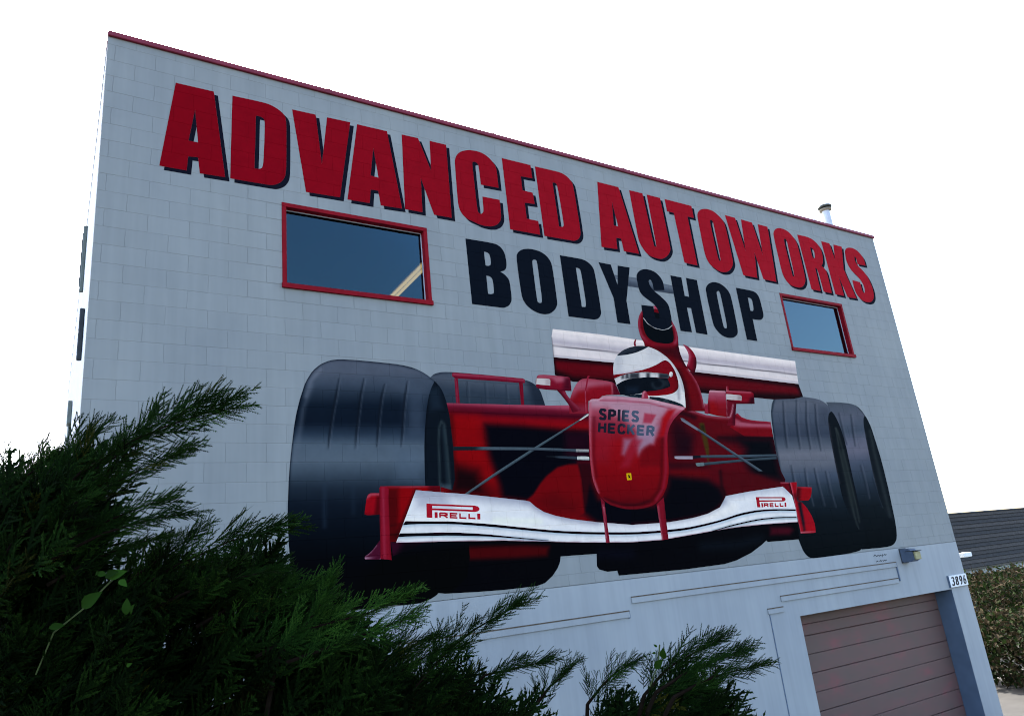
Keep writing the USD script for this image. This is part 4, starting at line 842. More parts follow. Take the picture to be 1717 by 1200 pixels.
# every block of the wall; the 300 that show largest are parts of their own
blocks = []
for z0, z1 in COURSES:
    js = joints(z0)
    for u0, u1 in zip(js[:-1], js[1:]):
        r = sbox(u0, z0, u1, z1)
        seen = r.difference(OPEN)
        if seen.area < 1e-4:
            continue
        if seen.area < r.area - 1e-6:
            m = wall_extrude(seen.buffer(-GROOVE, join_style=2), 0.0, GD + 0.01) if seen.buffer(-GROOVE, join_style=2).area > 1e-5 else None
            if m is None:
                continue
        else:
            m = block_mesh(u0, u1, z0, z1)
        vis = seen.difference(MURAL_ALL)
        c = uv2px(np.array([[u0, z0], [u1, z0], [u1, z1], [u0, z1]]))
        pa = Polygon(c).area * vis.area / r.area
        if c[:, 1].min() > 1200 or c[:, 0].min() > 1717 or c[:, 0].max() < 0 or c[:, 1].max() < 0:
            pa = 0
        if c[:, 1].mean() > 760 + max(0, (c[:, 0].mean() - 120)) * 0.9:
            pa *= 0.2                                # mostly behind the shrubs
        blocks.append((pa, m))
blocks.sort(key=lambda t: -t[0])
for pa, m in blocks[:299]:
    put('block', m, M_WALL, FW)
put('block_field', cat([m for _, m in blocks[299:]]), M_WALL, FW, kind='stuff')

# parged lower storey, one smooth slab with the garage opening
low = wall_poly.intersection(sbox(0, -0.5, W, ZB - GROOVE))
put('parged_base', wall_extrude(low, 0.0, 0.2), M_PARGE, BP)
put('left_side_wall', bx(0.0, 0.2, 0.2, DEPTH, -0.5, ZTOP), M_SIDE, BP)
put('right_side_wall', bx(W - 0.2, W, 0.2, DEPTH, -0.5, ZTOP), M_SIDE, BP)
put('rear_wall', bx(0.2, W - 0.2, DEPTH - 0.2, DEPTH, -0.5, ZTOP - 0.003), M_SIDE, BP)
put('roof', bx(0.2, W - 0.2, 0.2, DEPTH - 0.2, 9.72, 9.84), M_ROOF, BP)
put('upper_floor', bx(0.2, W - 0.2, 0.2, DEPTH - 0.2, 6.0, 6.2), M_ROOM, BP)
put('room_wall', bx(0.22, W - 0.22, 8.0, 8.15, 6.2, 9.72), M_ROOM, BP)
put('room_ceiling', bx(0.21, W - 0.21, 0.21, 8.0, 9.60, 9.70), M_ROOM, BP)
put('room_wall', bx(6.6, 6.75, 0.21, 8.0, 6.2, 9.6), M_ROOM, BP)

# metal coping along the front and the side
cop = put('coping', cat([bevel_box(-0.006, W + 0.012, -0.032, 0.24, ZTOP - 0.005, ZTOP + 0.055, 0.006)]), M_COPING, BP)
put('side_coping', bevel_box(-0.008, 0.24, 0.243, DEPTH, ZTOP - 0.005, ZTOP + 0.07, 0.004), M_SIDE, BP)
for k in range(1, 6):
    x = k * 2.44
    put('coping_seam', bevel_box(x - 0.03, x + 0.03, -0.0350, -0.031, ZTOP - 0.006, ZTOP + 0.056, 0.001), M_COPING, str(cop.GetPath()))

# windows: deep red reveals, sloping sill, dark glass
for pane_mat, (a, c, b, d) in zip(GLASSES, WIN):
    w = xform('window', parent=BP)
    P = str(w.GetPath())
    t = 0.045
    put('frame_head', bevel_box(a - 0.006, c + 0.006, -0.008, 0.10, d - t, d + 0.006, 0.003), M_RED, P)
    put('frame_jamb', bevel_box(a - 0.006, a + t, -0.008, 0.10, b + 0.03, d - t - 0.001, 0.003), M_RED, P)
    put('frame_jamb', bevel_box(c - t, c + 0.006, -0.008, 0.10, b + 0.03, d - t - 0.001, 0.003), M_RED, P)
    sill = trimesh.convex.convex_hull(np.array([(x, y, z) for x in (a - 0.012, c + 0.012) for y, z in ((-0.03, b - 0.01), (-0.03, b + 0.045), (0.10, b + 0.075), (0.10, b - 0.01))]))
    put('sill', sill, M_RED, P)
    g = 0.012
    put('glazing_bead', wall_extrude(sbox(a + t, b + 0.07, c - t, d - t).difference(sbox(a + t + g, b + 0.07 + g, c - t - g, d - t - g)), 0.070, 0.082), M_GALV, P)
    put('pane', bx(a + t + g, c - t - g, 0.074, 0.078, b + 0.07 + g, d - t - g), pane_mat, P)

# garage door, recessed, with its jambs
GDp = 0.32
gd = xform('garage_door', parent=BP)
P = str(gd.GetPath())
n = {'g': ('geometry', {}), 'n': ('noise_texture', {'scale': 1.1, 'detail': 5.0, 'roughness': 0.65}), 'm': ('mapping', {'scale': (1.0, 1.0, 2.4)}),
     'r': ('rgb_ramp', {'ramp': [(0.40, (0.092, 0.054, 0.045)), (0.56, (0.108, 0.053, 0.046)), (0.68, (0.160, 0.046, 0.047))]}), 'p': ('principled_bsdf', {'roughness': 0.55})}
M_GDOOR = usdkit.material(stage, '/World/Looks/faded_door_paint', n, [('g.position', 'm.vector'), ('m.vector', 'n.vector'), ('n.fac', 'r.fac'), ('r.color', 'p.base_color')], surface='p.BSDF')
M_GROOVE = mat('door_joint', (0.075, 0.024, 0.022), 0.7, (9.0, 0.3))
put('door_backing', bx(GAR[0] + 0.002, GAR[1] - 0.002, GDp + 0.03, GDp + 0.06, 0, GAR[3]), M_GROOVE, P)
ph = 0.53
z = GAR[3] - 0.33
edges = [GAR[3]] + [z - k * ph for k in range(0, 6) if z - k * ph > 0.05] + [0.01]
for k, (zt, zb) in enumerate(zip(edges[:-1], edges[1:])):
    parts = [bevel_box(GAR[0] + 0.003, GAR[1] - 0.003, GDp, GDp + 0.03, zb + 0.004, zt - 0.004, 0.007)]
    if zt - zb > 0.3:
        zm = (zt + zb) / 2
        parts = [bevel_box(GAR[0] + 0.003, GAR[1] - 0.003, GDp, GDp + 0.03, zm + 0.002, zt - 0.004, 0.006), bevel_box(GAR[0] + 0.003, GAR[1] - 0.003, GDp, GDp + 0.03, zb + 0.004, zm - 0.002, 0.006)]
    put('door_panel', cat(parts), M_GDOOR, P)
put('garage_jamb', bx(GAR[1] + 0.001, GAR[1] + 0.05, 0.2, GDp + 0.08, 0, GAR[3]), M_JAMB, BP)
put('garage_jamb', bx(GAR[1] - 0.003, GAR[1] + 0.0005, 0.006, GDp, 0, GAR[3] - 0.002), M_JAMB, BP)
put('garage_jamb', bx(GAR[0] - 0.0005, GAR[0] + 0.003, 0.006, GDp, 0, GAR[3] - 0.002), M_JAMB, BP)
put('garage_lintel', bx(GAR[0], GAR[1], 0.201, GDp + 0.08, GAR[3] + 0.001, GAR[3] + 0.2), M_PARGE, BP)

# raised plaster bands left from old openings, with dirt lying on their upper edge
def band(u0, u1, zt, h=0.075, end=None):
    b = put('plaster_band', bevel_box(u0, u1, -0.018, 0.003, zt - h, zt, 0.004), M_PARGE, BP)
    m = bx(u0 + 0.002, u1 - 0.002, -0.020, 0.0, zt - 0.004, zt + 0.010)
    put('ledge_dirt', m, M_DIRT, str(b.GetPath()))


band(6.208, 12.10, 8 - 4.356)
band(9.03, 12.05, 8 - 4.615)
band(3.0, 6.143, 8 - 4.515)
band(8.70, 9.04, 8 - 4.762, 0.07)
M_LINE = mat('dark_joint_filler', (0.10, 0.13, 0.18), 0.8, (20.0, 0.3))  # even dark blue-grey for the plaster stops
put('plaster_stop', bevel_box(12.085, 12.112, -0.016, 0.003, 8 - 4.66, 8 - 4.35, 0.003), M_LINE, BP)
put('plaster_stop', bevel_box(6.125, 6.150, -0.016, 0.003, 8 - 4.60, 8 - 4.51, 0.003), M_LINE, BP)
put('plaster_stop', bevel_box(8.722, 8.742, -0.006, 0.003, 1.0, 8 - 4.835, 0.003), M_LINE, BP)
put('plaster_stop', bevel_box(3.815, 3.835, -0.006, 0.003, 1.0, 8 - 4.62, 0.003), M_LINE, BP)

# ------------------------------------------------------------------ things on and around the building
# house number
sign = xform('house_number_sign', 'white house number plate 3896 over the garage door corner', 'sign')
P = str(sign.GetPath())
pu0, pu1, pz0, pz1 = 13.545, 14.135, 3.098, 3.298
put('plate', bevel_box(pu0, pu1, -0.034, 0.0, pz0, pz1, 0.004), M_WHITE, P)
put('plate_edge', bevel_box(pu0 - 0.006, pu0 - 0.0005, -0.036, 0.0, pz0 - 0.002, pz1 + 0.002, 0.001), M_JAMB, P)
for k, ch in enumerate('3896'):
    g = shapely.affinity.affine_transform(glyph(ch, 0.19, 0.62), [0.098, 0.028, 0, 0.150, pu0 + 0.045 + k * 0.131, pz0 + 0.026])
    put('digit', wall_extrude(g, -0.0375, -0.0338), M_BLACK, P, label=f'black numeral {ch}')

# wall lamp over the garage
fl = xform('wall_lamp', 'grey wall lamp with a yellowed lens above the garage door', 'lamp')
P = str(fl.GetPath())
hx0, hx1, hz0, hz1 = 12.295, 12.475, 3.625, 3.845
put('housing', trimesh.convex.convex_hull(np.array([(x, y, z) for x in (hx0, hx1) for y, z in ((0, hz0 + 0.02), (0, hz1 - 0.01), (-0.05, hz1), (-0.17, hz1 - 0.01), (-0.225, hz1 - 0.06), (-0.225, hz0 + 0.03), (-0.17, hz0), (-0.04, hz0))])), mat('lamp_housing', (0.085, 0.11, 0.155), 0.5, (14.0, 0.2)), P)
put('back_plate', bevel_box(hx0 - 0.012, hx1 + 0.012, -0.012, -0.0005, hz0 - 0.012, hz1 + 0.012, 0.003), M_DARK, P)
put('lens', bevel_box(hx0 + 0.012, hx1 - 0.004, -0.262, -0.226, hz0 + 0.03, hz1 - 0.06, 0.008), mat('yellowed_lens', (0.30, 0.27, 0.14), 0.25, (8.0, 0.2)), P)
put('hood', bevel_box(hx0 - 0.004, hx1 + 0.008, -0.285, -0.10, hz1 - 0.052, hz1 - 0.040, 0.003), M_DARK, P)

# security lamp on the hidden right side wall, its head showing past the corner
a = on_y(1611, 934.5, 0.5)
b = on_y(1622, 925, 0.5)
sl = xform('security_lamp', 'small white lamp head on the far right wall past the corner', 'lamp')
P = str(sl.GetPath())
put('lamp_head', bevel_box(max(W + 0.03, a[0]), b[0], 0.42, 0.60, a[2], b[2], 0.012), M_WHITE, P)
put('bracket', bevel_box(W, W + 0.10, 0.46, 0.56, b[2] + 0.004, b[2] + 0.13, 0.008), M_DARK, P)

# roof vent pipe
vb, vt = on_y(1394, 395, 0.9), on_y(1384.5, 352, 0.9)
vent = xform('roof_vent_pipe', 'grey metal vent pipe with a dark cap on the roof', 'vent pipe')
P = str(vent.GetPath())
cx, cy = (vb[0] + vt[0]) / 2, 0.9
h = vt[2]
put('pipe', trimesh.creation.cylinder(0.082, h - 9.84, sections=20, transform=trimesh.transformations.translation_matrix([cx, cy, (h + 9.84) / 2])), M_GALV, P, smooth=30)
prof = [(0.0, 0.03), (0.10, 0.03), (0.145, 0.005), (0.150, -0.02), (0.125, -0.035), (0.0, -0.035)]
cap = trimesh.creation.revolve(np.array(prof)[::-1], sections=24)
cap.apply_translation([cx, cy, h + 0.075])
put('cap', cap, mat('weathered_cap', (0.06, 0.07, 0.065), 0.6, (12.0, 0.3)), P, smooth=30)
col = trimesh.creation.revolve(np.array([(0.075, -0.06), (0.13, -0.035), (0.135, -0.01), (0.09, 0.015), (0.0, 0.015)]), sections=24)
col.apply_translation([cx, cy, h + 0.01])
put('collar', col, mat('cap_collar', (0.20, 0.18, 0.14), 0.6, (12.0, 0.3)), P, smooth=30)

# things along the sunlit left side wall, seen edge on
def side_box(name, part, label, category, x0, y0, x1, y1, Y, depth, m, inner=0.0):
    a, b = on_y(x0, y1, Y), on_y(x1, y0, Y)
    t = xform(name, label, category)
    put(part, bevel_box(min(a[0], -0.05), inner, Y, Y + depth, a[2], b[2], 0.01), m, t)
    return t, a, b


t, a, b = side_box('side_sign', 'panel', 'dark grey panel sticking out of the left side wall high up', 'sign', 143.5, 379, 154, 489, 3.6, 0.06, M_GREY)
put('bracket', bevel_box(-0.06, 0.0, 3.66, 3.70, a[2] + 0.1, b[2] - 0.1, 0.004), M_DARK, t)
t, a, b = side_box('side_shutter', 'louvre', 'narrow dark shutter on the left side wall below the grey panel', 'shutter', 131, 516, 139, 603, 1.3, 0.05, M_DARK)
put('hinge', bevel_box(-0.03, 0.0, 1.36, 1.40, a[2] + 0.1, b[2] - 0.1, 0.004), M_GREY, t)
t, a, b = side_box('meter_box', 'box', 'small grey meter box low on the left side wall', 'meter box', 111.5, 671, 118, 709, 5.2, 0.25, M_GREY)
put('conduit', tube([(-0.022, 5.33, a[2] + 0.02), (-0.022, 5.33, a[2] - 1.6)], 0.018), M_GREY, t)

# ceiling light in the upper room
c1, c2 = on_z(650, 504, 9.57), on_z(716, 437, 9.57)
axis = c2 - c1
n = np.array([-axis[1], axis[0], 0]) / np.linalg.norm(axis[:2])
tl = usdkit.material(stage, '/World/Looks/lit_tube', {'e': ('emission', {'color': (1.0, 0.56, 0.18), 'strength': 1.0})}, [], surface='e.emission')
ceil = xform('ceiling_light', 'lit fluorescent strip light seen through the large upper left window', 'ceiling light')
P = str(ceil.GetPath())


def bar(p, q, w, h):
    m = trimesh.creation.box([np.linalg.norm(q - p), w, h])
    R = np.eye(4)
    ax = (q - p) / np.linalg.norm(q - p)
    R[:3, 0], R[:3, 1], R[:3, 2], R[:3, 3] = ax, np.cross([0, 0, 1.0], ax), [0, 0, 1], (p + q) / 2
    m.apply_transform(R)
    return m


put('housing', bar(c1 + [0, 0, .0], c2, 0.20, 0.05), M_WHITE, P)
for s in (-0.045, 0.045):
    put('tube', tube([c1 + n * s - [0, 0, .045], c2 + n * s - [0, 0, .045]], 0.026, 10), tl, P)

# neighbouring building behind the right corner
YN = 17.0
xl, xr = on_y(1560, 900, YN)[0], on_y(1860, 900, YN)[0]
zt, zb = on_y(1617, 860, YN)[2], on_y(1630, 952, YN)[2]
nb = xform('neighbour_building', 'dark boarded building behind the right corner of the painted wall', 'building')
P = str(nb.GetPath())
M_BOARD = [mat(f'dark_board_{"abc"[k]}', c, 0.8, (5.0, 0.35), 0.4, 25) for k, c in enumerate([(0.045, 0.040, 0.038), (0.062, 0.054, 0.050), (0.036, 0.034, 0.035)])]
put('wall', bx(xl, xr, YN + 0.06, YN + 9, -0.3, zt - 0.02), mat('dark_wall', (0.03, 0.028, 0.028), 0.85), P)
nbrd = 14
for k in range(nbrd):
    z0, z1 = zb + (zt - zb) * k / nbrd, zb + (zt - zb) * (k + 1) / nbrd
    m = trimesh.convex.convex_hull(np.array([(x, y, z) for x in (xl, xr) for y, z in ((YN - 0.02, z0 + 0.028), (YN + 0.055, z0 + 0.028), (YN + 0.055, z1), (YN + 0.02, z1))]))
    put('board', m, M_BOARD[k % 3], P)
put('cornice', bevel_box(xl - 0.05, xr, YN - 0.06, YN + 9, zt, zt + 0.06, 0.01), M_DARK, P)
aw = []
A0, A1 = on_y(1622, 966, YN - 1.2), on_y(1640, 955, YN - 0.02)
xs = np.arange(xl, xr, 0.06)
prof_y = np.array([YN - 1.15, YN - 0.03])
zz = np.array([A0[2], A1[2]])
V = np.stack([np.repeat(xs, 2), np.tile(prof_y, len(xs)), np.tile(zz, len(xs)) + np.repeat(0.018 * np.sin(xs * 2 * np.pi / 0.18), 2)], 1)
Fq = np.array([(2 * k, 2 * k + 1, 2 * k + 3, 2 * k + 2) for k in range(len(xs) - 1)])
Vb = V - [0, 0, 0.004]
aw = trimesh.Trimesh(np.vstack([V, Vb]), np.vstack([Fq[:, [0, 1, 2]], Fq[:, [0, 2, 3]], Fq[:, [0, 2, 1]] + len(V), Fq[:, [0, 3, 2]] + len(V)]), process=False)
put('awning', aw, mat('weathered_corrugated_sheet', (0.42, 0.41, 0.33), 0.5, (4.0, 0.3)), P)
put('lower_wall', bx(xl, xr, YN + 0.0, YN + 0.058, -0.3, zb), mat('brown_wall', (0.10, 0.085, 0.065), 0.85, (2.0, 0.4), 0.4, 12), P)

# ------------------------------------------------------------------ plants
def leaf_material(name, c0, c1):
    n = {'a': ('attribute', {'attribute': 'paint'}), 'p': ('principled_bsdf', {'roughness': 0.8, 'specular_ior_level': 0.05}), 't': ('translucent_bsdf', {}), 'm': ('mix_closure', {'fac': 0.15})}
    return usdkit.material(stage, '/World/Looks/' + name, n, [('a.color', 'p.base_color'), ('a.color', 't.color'), ('p.BSDF', 'm.closure1'), ('t.BSDF', 'm.closure2')], surface='m.closure')


M_LEAF = leaf_material('foliage', None, None)
M_BARK = mat('juniper_bark', (0.010, 0.007, 0.005), 0.95, (40.0, 0.4), 0.5, 80, spec=0.02)
M_STEM = mat('green_stem', (0.05, 0.07, 0.02), 0.7, (30.0, 0.3))


def cones(base, tip, r):
    """three sided needles from base points to tips"""
    base, tip = np.asarray(base), np.asarray(tip)
    d = tip - base
    d = d / (np.linalg.norm(d, axis=1, keepdims=True) + 1e-9)
    a = np.cross(d, [0.3, 0.5, 0.81])
    a /= np.linalg.norm(a, axis=1, keepdims=True) + 1e-9
    b = np.cross(d, a)
    r = np.broadcast_to(np.asarray(r, float), (len(base),))[:, None]
    V = np.stack([base + r * a, base + r * (-0.5 * a + 0.866 * b), base + r * (-0.5 * a - 0.866 * b), tip], 1)
    k = np.arange(len(base))[:, None] * 4
    F = np.concatenate([k + [0, 1, 3], k + [1, 2, 3], k + [2, 0, 3]])
    return V.reshape(-1, 3), F


def make_spray(rng, L=1.0, dense=1.0, pitch=0.042, fat=1.0):
    """a feathery juniper shoot along +x, mostly in the xy plane, unit length; returns vertices, faces, a tone per vertex"""
    n_side = int(13 * dense)
    w1, w2, w3 = rng.normal(0, 0.06), rng.normal(0, 0.05), rng.uniform(1.6, 3.0)
    bases, tips, rad, tone = [], [], [], []

    def stem(s):
        return np.array([s, 0.04 * math.sin(w3 * s) + w1 * s * s, 0.035 * s * s + w2 * s * s])
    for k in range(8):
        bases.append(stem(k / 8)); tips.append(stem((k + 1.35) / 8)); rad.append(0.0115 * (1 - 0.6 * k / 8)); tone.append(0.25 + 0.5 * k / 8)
    for k in range(n_side):
        s = 0.06 + 0.9 * (k + rng.uniform(-.3, .3)) / n_side
        side = 1 if k % 2 else -1
        ang = math.radians(rng.uniform(15, 42)) * side
        ln = (0.40 * (1 - s) ** 0.75 + 0.08) * rng.uniform(0.45, 1.35)
        if rng.uniform() < 0.08:
            continue
        out = rng.uniform(-1.05, 1.05)
        d = np.array([math.cos(ang), math.sin(ang) * math.cos(out), math.sin(ang) * math.sin(out) * 0.8 + 0.08])
        b = stem(s)
        m = max(3, int(ln / pitch))
        for q in range(m):
            u0, u1 = q / m, (q + 1.5) / m
            bend = np.array([0.10 * ln * u0 ** 2, 0, 0.0])
            p = b + d * ln * u0 + bend
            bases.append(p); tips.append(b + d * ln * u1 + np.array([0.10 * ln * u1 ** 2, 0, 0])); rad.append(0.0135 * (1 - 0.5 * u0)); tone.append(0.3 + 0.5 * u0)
            for sgn in (-1, 1):
                a2 = ang + sgn * math.radians(rng.uniform(16, 30))
                dd = np.array([math.cos(a2), math.sin(a2), rng.uniform(-.35, .35)])
                tl_ = rng.uniform(0.05, 0.082) * (1 - 0.35 * u0)
                bases.append(p + d * ln * 0.3 / m); tips.append(p + dd * tl_); rad.append(0.0105); tone.append(rng.uniform(0.4, 1.0))
    V, F = cones(np.array(bases), np.array(tips), np.array(rad) * fat)
    T = np.repeat(np.array(tone), 4)
    T[3::4] = np.minimum(T[3::4] + 0.25, 1.2)
    return V, F, T


SPRAYS = [make_spray(np.random.default_rng(50 + k)) for k in range(16)]
THICK = [make_spray(np.random.default_rng(80 + k), dense=1.2, pitch=0.07, fat=2.2) for k in range(8)]
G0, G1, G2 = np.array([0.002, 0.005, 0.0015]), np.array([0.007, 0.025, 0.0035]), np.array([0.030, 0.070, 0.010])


class Foliage:
    def __init__(self):
        self.V, self.F, self.C, self.n = [], [], [], 0

    def add(self, rng, p, d, length, up, kinds=SPRAYS, bright=1.0, fat=1.0):
        V, F, T = kinds[rng.integers(len(kinds))]
        d = d / np.linalg.norm(d)
        y = np.cross(up, d)
        y = y / (np.linalg.norm(y) + 1e-9)
        z = np.cross(d, y)
        roll = rng.normal(0, 0.5)
        y, z = y * math.cos(roll) + z * math.sin(roll), z * math.cos(roll) - y * math.sin(roll)
        X = p + length * (V[:, :1] * d + fat * V[:, 1:2] * y + fat * V[:, 2:3] * z)
        t = T[:, None] * rng.uniform(0.6, 1.15)
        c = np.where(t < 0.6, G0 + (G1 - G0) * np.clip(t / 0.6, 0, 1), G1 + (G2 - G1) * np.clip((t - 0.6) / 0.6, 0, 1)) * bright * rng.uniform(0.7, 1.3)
        if rng.uniform() < 0.035:
            c = c * [2.6, 1.1, 1.0]              # a browned shoot
        self.V.append(X); self.F.append(F + self.n); self.C.append(c)
        self.n += len(V)

    def put(self, parent):
        put('foliage', (np.vstack(self.V), np.vstack(self.F)), M_LEAF, parent, color=np.vstack(self.C), kind='stuff')


VIEW_UP = -DOWN


def plume(fol, rng, axis, depth, width, n, length, parent, lift=(18, 48), drop=(-34, 4), share_up=0.62, bright=1.0, limb=True):
    """one arching branch: axis points in the picture at a depth; shoots leave it upwards and downwards along its length"""
    n = int(n * 0.45)
    ax = np.array(axis, float)
    dep = depth if np.ndim(depth) else np.full(len(ax), depth)
    seg = np.concatenate([[0], np.cumsum(np.hypot(*np.diff(ax, axis=0).T))])
    P3 = np.array([at_depth(p[0], p[1], z) for p, z in zip(ax, dep)])
    tt = seg / seg[-1]

    def pos(t):
        return np.array([np.interp(t, tt, P3[:, k]) for k in range(3)])

    def tan(t):
        d = pos(min(t + 0.08, 1)) - pos(max(t - 0.08, 0))
        return d / np.linalg.norm(d)
    if limb:
        pts = [pos(t) for t in np.linspace(0, 0.93, 9)]
        put('branch', tube(pts, np.linspace(0.009, 0.002, 9), 6), M_BARK, parent)
    ppm = FPX / np.mean(dep)
    for k in range(n):
        t = (k + rng.uniform(0, 1)) / n
        t = t ** 0.85
        up = rng.uniform() < share_up
        d = tan(t)
        side = np.cross(FWD, d)
        side /= np.linalg.norm(side)             # points to the lower side or the upper one
        if side @ VIEW_UP < 0:
            side = -side
        ang = math.radians(rng.uniform(*(lift if up else drop))) * (1 - 0.65 * t)
        dd = d * math.cos(ang) + side * math.sin(ang) + FWD * rng.normal(0, 0.22)
        wd = 0.72 * np.interp(t, [0, 0.55, 1], [width, width * 0.75, 0]) / ppm
        p = pos(t * 0.9) + side * rng.uniform(-0.75, 0.55) * wd + FWD * rng.normal(0, 0.5) * wd
        fol.add(rng, p, dd, length / ppm * rng.uniform(0.7, 1.35) * (1 - 0.25 * t), VIEW_UP * 0.3 - FWD, bright=bright * rng.uniform(0.75, 1.25))
    # the leading shoots
    for k in range(3):
        d = tan(1.0)
        side = np.cross(FWD, d); side /= np.linalg.norm(side)
        a = math.radians(rng.uniform(-11, 11))
        fol.add(rng, pos(0.86), d * math.cos(a) + side * math.sin(a) + FWD * rng.normal(0, .1), length / ppm * rng.uniform(0.8, 1.1), -FWD, bright=bright)


def mass(fol, rng, poly, z0, z1, n, length, heading=(20, 75), bright=0.7):
    """the shrub's body: shoots all through its depth"""
    pg = Polygon(poly)
    x0, y0, x1, y1 = pg.bounds
    k = 0
    while k < n:
        x, y = rng.uniform(x0, x1), rng.uniform(y0, y1)
        if not pg.contains(shapely.Point(x, y)):
            continue
        k += 1
        dz = rng.uniform(z0, z1)
        p = at_depth(x, y, dz)
        a = math.radians(rng.uniform(*heading))
        d = RIGHT * math.cos(a) + VIEW_UP * math.sin(a) + FWD * rng.normal(0, 0.45)
        fol.add(rng, p, d, length * dz / FPX * rng.uniform(0.7, 1.2), VIEW_UP * 0.3 - FWD, THICK, bright=bright * rng.uniform(0.5, 1.2), fat=1.25)


def shrub(label, seed, plumes, masses, root):
    rng = np.random.default_rng(seed)
    t = xform('juniper_shrub', label, 'shrub')
    fol = Foliage()
    for kw in plumes:
        plume(fol, rng, parent=t, **kw)
    for m in masses:
        mass(fol, rng, **m)
    fol.put(t)
    # stems from the ground up into the crown
    g = root.copy(); g[2] = terrain_z(np.array(g[0]), np.array(g[1])) - 0.05
    for kw in plumes[:4]:
        q = at_depth(*kw['axis'][0], np.mean(kw['depth']))
        c1, c2 = g + [0, 0, (q[2] - g[2]) * 0.6], q - (at_depth(*kw['axis'][1], np.mean(kw['depth'])) - q) * 1.2 - [0, 0, 0.1]
        u = np.linspace(0, 1, 10)[:, None]
        put('trunk', tube((1 - u) ** 3 * g + 3 * u * (1 - u) ** 2 * c1 + 3 * u ** 2 * (1 - u) * c2 + u ** 3 * q, np.linspace(0.03, 0.009, 10), 7), M_BARK, t)
    return t


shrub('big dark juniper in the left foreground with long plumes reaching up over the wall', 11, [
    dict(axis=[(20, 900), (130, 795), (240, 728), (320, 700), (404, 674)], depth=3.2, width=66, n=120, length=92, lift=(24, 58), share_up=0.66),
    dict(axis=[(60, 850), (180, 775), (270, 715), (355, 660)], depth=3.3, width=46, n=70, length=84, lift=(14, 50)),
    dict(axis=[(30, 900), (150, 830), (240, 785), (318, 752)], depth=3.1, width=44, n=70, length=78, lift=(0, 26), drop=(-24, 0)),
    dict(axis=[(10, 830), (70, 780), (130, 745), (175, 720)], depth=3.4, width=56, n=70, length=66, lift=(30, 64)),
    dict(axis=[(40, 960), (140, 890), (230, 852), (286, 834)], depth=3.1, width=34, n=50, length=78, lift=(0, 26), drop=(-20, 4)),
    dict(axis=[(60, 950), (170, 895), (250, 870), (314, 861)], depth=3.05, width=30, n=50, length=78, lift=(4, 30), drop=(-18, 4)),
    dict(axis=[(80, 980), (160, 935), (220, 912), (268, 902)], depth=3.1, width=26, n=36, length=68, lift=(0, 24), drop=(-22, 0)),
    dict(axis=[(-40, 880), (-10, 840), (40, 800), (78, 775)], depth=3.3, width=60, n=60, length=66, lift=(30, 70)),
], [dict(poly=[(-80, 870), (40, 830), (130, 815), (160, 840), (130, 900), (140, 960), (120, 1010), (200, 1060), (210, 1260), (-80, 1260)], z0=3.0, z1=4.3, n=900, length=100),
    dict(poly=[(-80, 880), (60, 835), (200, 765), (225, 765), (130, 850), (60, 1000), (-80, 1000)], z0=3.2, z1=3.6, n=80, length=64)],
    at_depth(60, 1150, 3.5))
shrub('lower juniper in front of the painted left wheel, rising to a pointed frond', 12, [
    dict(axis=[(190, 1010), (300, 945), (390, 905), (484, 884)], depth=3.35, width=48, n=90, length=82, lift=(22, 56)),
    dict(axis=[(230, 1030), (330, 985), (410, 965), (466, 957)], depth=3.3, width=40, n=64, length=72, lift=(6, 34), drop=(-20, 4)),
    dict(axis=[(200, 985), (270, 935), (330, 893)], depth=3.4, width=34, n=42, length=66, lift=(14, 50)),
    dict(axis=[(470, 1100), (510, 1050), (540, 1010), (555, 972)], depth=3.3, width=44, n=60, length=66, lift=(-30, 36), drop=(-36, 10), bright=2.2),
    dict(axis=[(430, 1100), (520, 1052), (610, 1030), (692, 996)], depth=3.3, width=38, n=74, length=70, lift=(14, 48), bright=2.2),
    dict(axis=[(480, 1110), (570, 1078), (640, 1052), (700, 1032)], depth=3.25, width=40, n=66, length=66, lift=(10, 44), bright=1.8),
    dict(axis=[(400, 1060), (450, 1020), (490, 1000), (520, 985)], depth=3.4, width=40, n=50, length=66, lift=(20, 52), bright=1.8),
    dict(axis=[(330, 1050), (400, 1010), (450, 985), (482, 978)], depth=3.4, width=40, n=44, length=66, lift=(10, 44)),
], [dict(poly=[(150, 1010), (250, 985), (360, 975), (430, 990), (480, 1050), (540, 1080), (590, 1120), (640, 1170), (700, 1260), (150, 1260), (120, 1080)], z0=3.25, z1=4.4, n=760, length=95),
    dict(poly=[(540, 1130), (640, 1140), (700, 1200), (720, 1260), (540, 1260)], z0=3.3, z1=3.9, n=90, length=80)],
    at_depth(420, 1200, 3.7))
shrub('slim juniper plume standing free before the pale base of the wall', 13, [
    dict(axis=[(700, 1150), (750, 1090), (805, 1048), (884, 1006)], depth=3.5, width=34, n=110, length=62, lift=(16, 54), drop=(-30, 0), share_up=0.7),
    dict(axis=[(610, 1150), (650, 1100), (685, 1082), (718, 1074)], depth=3.5, width=34, n=56, length=62, lift=(16, 50)),
    dict(axis=[(640, 1150), (690, 1110), (725, 1096), (752, 1088)], depth=3.45, width=34, n=64, length=58, lift=(14, 46)),
    dict(axis=[(770, 1170), (815, 1130), (865, 1120), (920, 1106)], depth=3.6, width=26, n=70, length=54, lift=(10, 44)),
], [dict(poly=[(600, 1180), (680, 1160), (730, 1130), (760, 1180), (860, 1215), (900, 1270), (600, 1270)], z0=3.4, z1=4.2, n=200, length=74)],
    at_depth(740, 1250, 3.9))
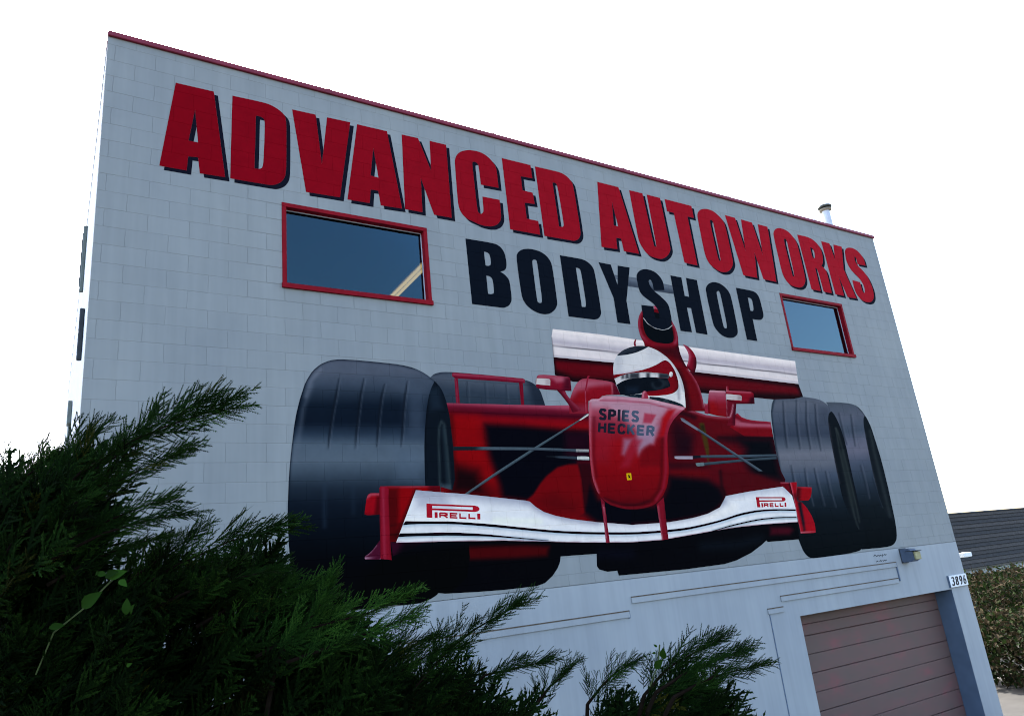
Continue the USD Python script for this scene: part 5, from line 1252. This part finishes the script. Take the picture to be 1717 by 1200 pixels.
shrub('small juniper tips at the foot of the wall left of the garage', 14, [
    dict(axis=[(1080, 1165), (1120, 1118), (1160, 1096), (1208, 1074)], depth=3.6, width=32, n=90, length=58, lift=(18, 56)),
    dict(axis=[(1100, 1160), (1155, 1124), (1200, 1106), (1244, 1092)], depth=3.55, width=26, n=76, length=56, lift=(10, 44)),
    dict(axis=[(1130, 1168), (1185, 1138), (1230, 1124), (1272, 1118)], depth=3.5, width=24, n=66, length=54, lift=(8, 36)),
    dict(axis=[(985, 1180), (1010, 1148), (1030, 1128), (1058, 1112)], depth=3.7, width=24, n=60, length=50, lift=(16, 60)),
    dict(axis=[(900, 1180), (922, 1150), (940, 1136), (955, 1120)], depth=3.7, width=20, n=44, length=46, lift=(10, 60)),
], [dict(poly=[(1060, 1180), (1120, 1160), (1190, 1175), (1230, 1210), (1270, 1290), (950, 1290), (990, 1215)], z0=3.6, z1=4.3, n=220, length=66)],
    at_depth(1130, 1260, 3.9))


def leaf_mesh(p, d, nrm, ln, w, curl=0.15):
    d = d / np.linalg.norm(d)
    y = np.cross(nrm, d); y /= np.linalg.norm(y)
    z = np.cross(d, y)
    s = np.array([0, .18, .4, .62, .82, 1.0])
    hw = np.array([.05, .72, 1.0, .82, .45, .02]) * w / 2
    V = []
    for a, h in zip(s, hw):
        c = p + d * ln * a - z * curl * ln * a * a
        V += [c - y * h + z * h * .35, c, c + y * h + z * h * .35]
    F = []
    for k in range(5):
        for e in (0, 1):
            i = 3 * k + e
            F += [(i, i + 3, i + 4), (i, i + 4, i + 1)]
    return np.array(V), np.array(F)


def vine(label, seed, spots, depth, stem):
    rng = np.random.default_rng(seed)
    t = xform('climbing_vine', label, 'vine')
    put('stem', tube([at_depth(x, y, depth) for x, y in stem], 0.0035, 5), M_STEM, t)
    for x, y, ang, size, tone in spots:
        p = at_depth(x, y, depth - 0.08)
        a = math.radians(ang)
        d = RIGHT * math.cos(a) + VIEW_UP * math.sin(a) + FWD * rng.normal(0, .3)
        V, F = leaf_mesh(p, d, VIEW_UP * 0.6 - FWD + RIGHT * rng.normal(0, .4), size * depth / FPX, size * 0.55 * depth / FPX)
        c = np.tile(np.array([0.030, 0.085, 0.010]) * tone, (len(V), 1))
        put('leaf', (V, F), M_LEAF, t, smooth=True, color=c)


# broad leaves among the needles
vine('vine with a few broad bright leaves climbing through the big left juniper', 21, [(180, 968, 20, 30, 1.0), (200, 972, -20, 20, 1.0), (178, 963, 170, 18, .6), (176, 966, 25, 26, .35), (137, 1018, 40, 40, .6), (212, 1030, 95, 26, .6), (220, 1030, 70, 24, .6), (82, 1052, 5, 22, .5), (165, 960, 200, 14, .5), (212, 1116, 30, 12, .9)], 3.0,
     [(60, 1130), (90, 1060), (140, 1020), (175, 985), (200, 960)])
vine('vine with two rounded leaves among the small juniper tips', 22, [(1113, 1104, 100, 22, .6), (1098, 1120, 60, 22, .5), (1102, 1084, 150, 7, .7), (1100, 1094, 190, 7, .5)], 3.5, [(1090, 1150), (1104, 1110), (1106, 1080)])


# brown brush beside the building on the right
def brush(label, cx, cy, r, h, seed, n, cols):
    rng = np.random.default_rng(seed)
    t = xform('bramble_bush', label, 'bush')
    u = rng.normal(size=(n, 3)); u /= np.linalg.norm(u, axis=1, keepdims=True)
    rad = rng.uniform(0.45, 1.0, n) ** 0.5 * (0.8 + 0.35 * meshkit.noise(u * 2.2 + 5, seed))
    P0 = np.array([cx, cy, h * 0.45]) + u * rad[:, None] * [r, r, h * 0.55]
    P0 = P0[P0[:, 2] > 0]
    Vs, Fs, Cs, m = [], [], [], 0
    for p in P0:
        V, F = leaf_mesh(p, rng.normal(size=3), rng.normal(size=3) + [0, 0, 1], rng.uniform(.10, .19), rng.uniform(.06, .11))
        Vs.append(V); Fs.append(F + m); m += len(V)
        Cs.append(np.tile(np.array(cols[rng.integers(len(cols))]) * rng.uniform(.6, 1.3), (len(V), 1)))
    put('foliage', (np.vstack(Vs), np.vstack(Fs)), M_LEAF, t, color=np.vstack(Cs), kind='stuff')
    for k in range(7):
        a = rng.uniform(0, 6.28)
        e = np.array([cx + math.cos(a) * r * .8, cy + math.sin(a) * r * .8, h * rng.uniform(.6, 1.05)])
        put('stem', tube([(cx, cy, 0), ((cx + e[0]) / 2, (cy + e[1]) / 2, e[2] * .65), e], [0.02, 0.014, 0.006], 5), M_BARK, t)


COL = [(0.035, 0.028, 0.014), (0.018, 0.030, 0.008), (0.045, 0.034, 0.020), (0.012, 0.022, 0.006)]
for k, (px_, Y, rr, hh, lab) in enumerate([(1640, 7.0, 2.3, 2.75, 'brown and green bramble against the right corner of the painted wall'), (1700, 8.5, 2.6, 2.65, 'brown and green bramble in front of the boarded building'), (1765, 6.5, 2.6, 2.6, 'low bramble at the right edge of the picture'), (1715, 3.2, 1.7, 1.9, 'low bramble nearest the garage corner at the bottom right')]):
    brush(lab, on_y(px_, 1020, Y)[0], Y, rr, hh, 31 + k, 4200, COL)
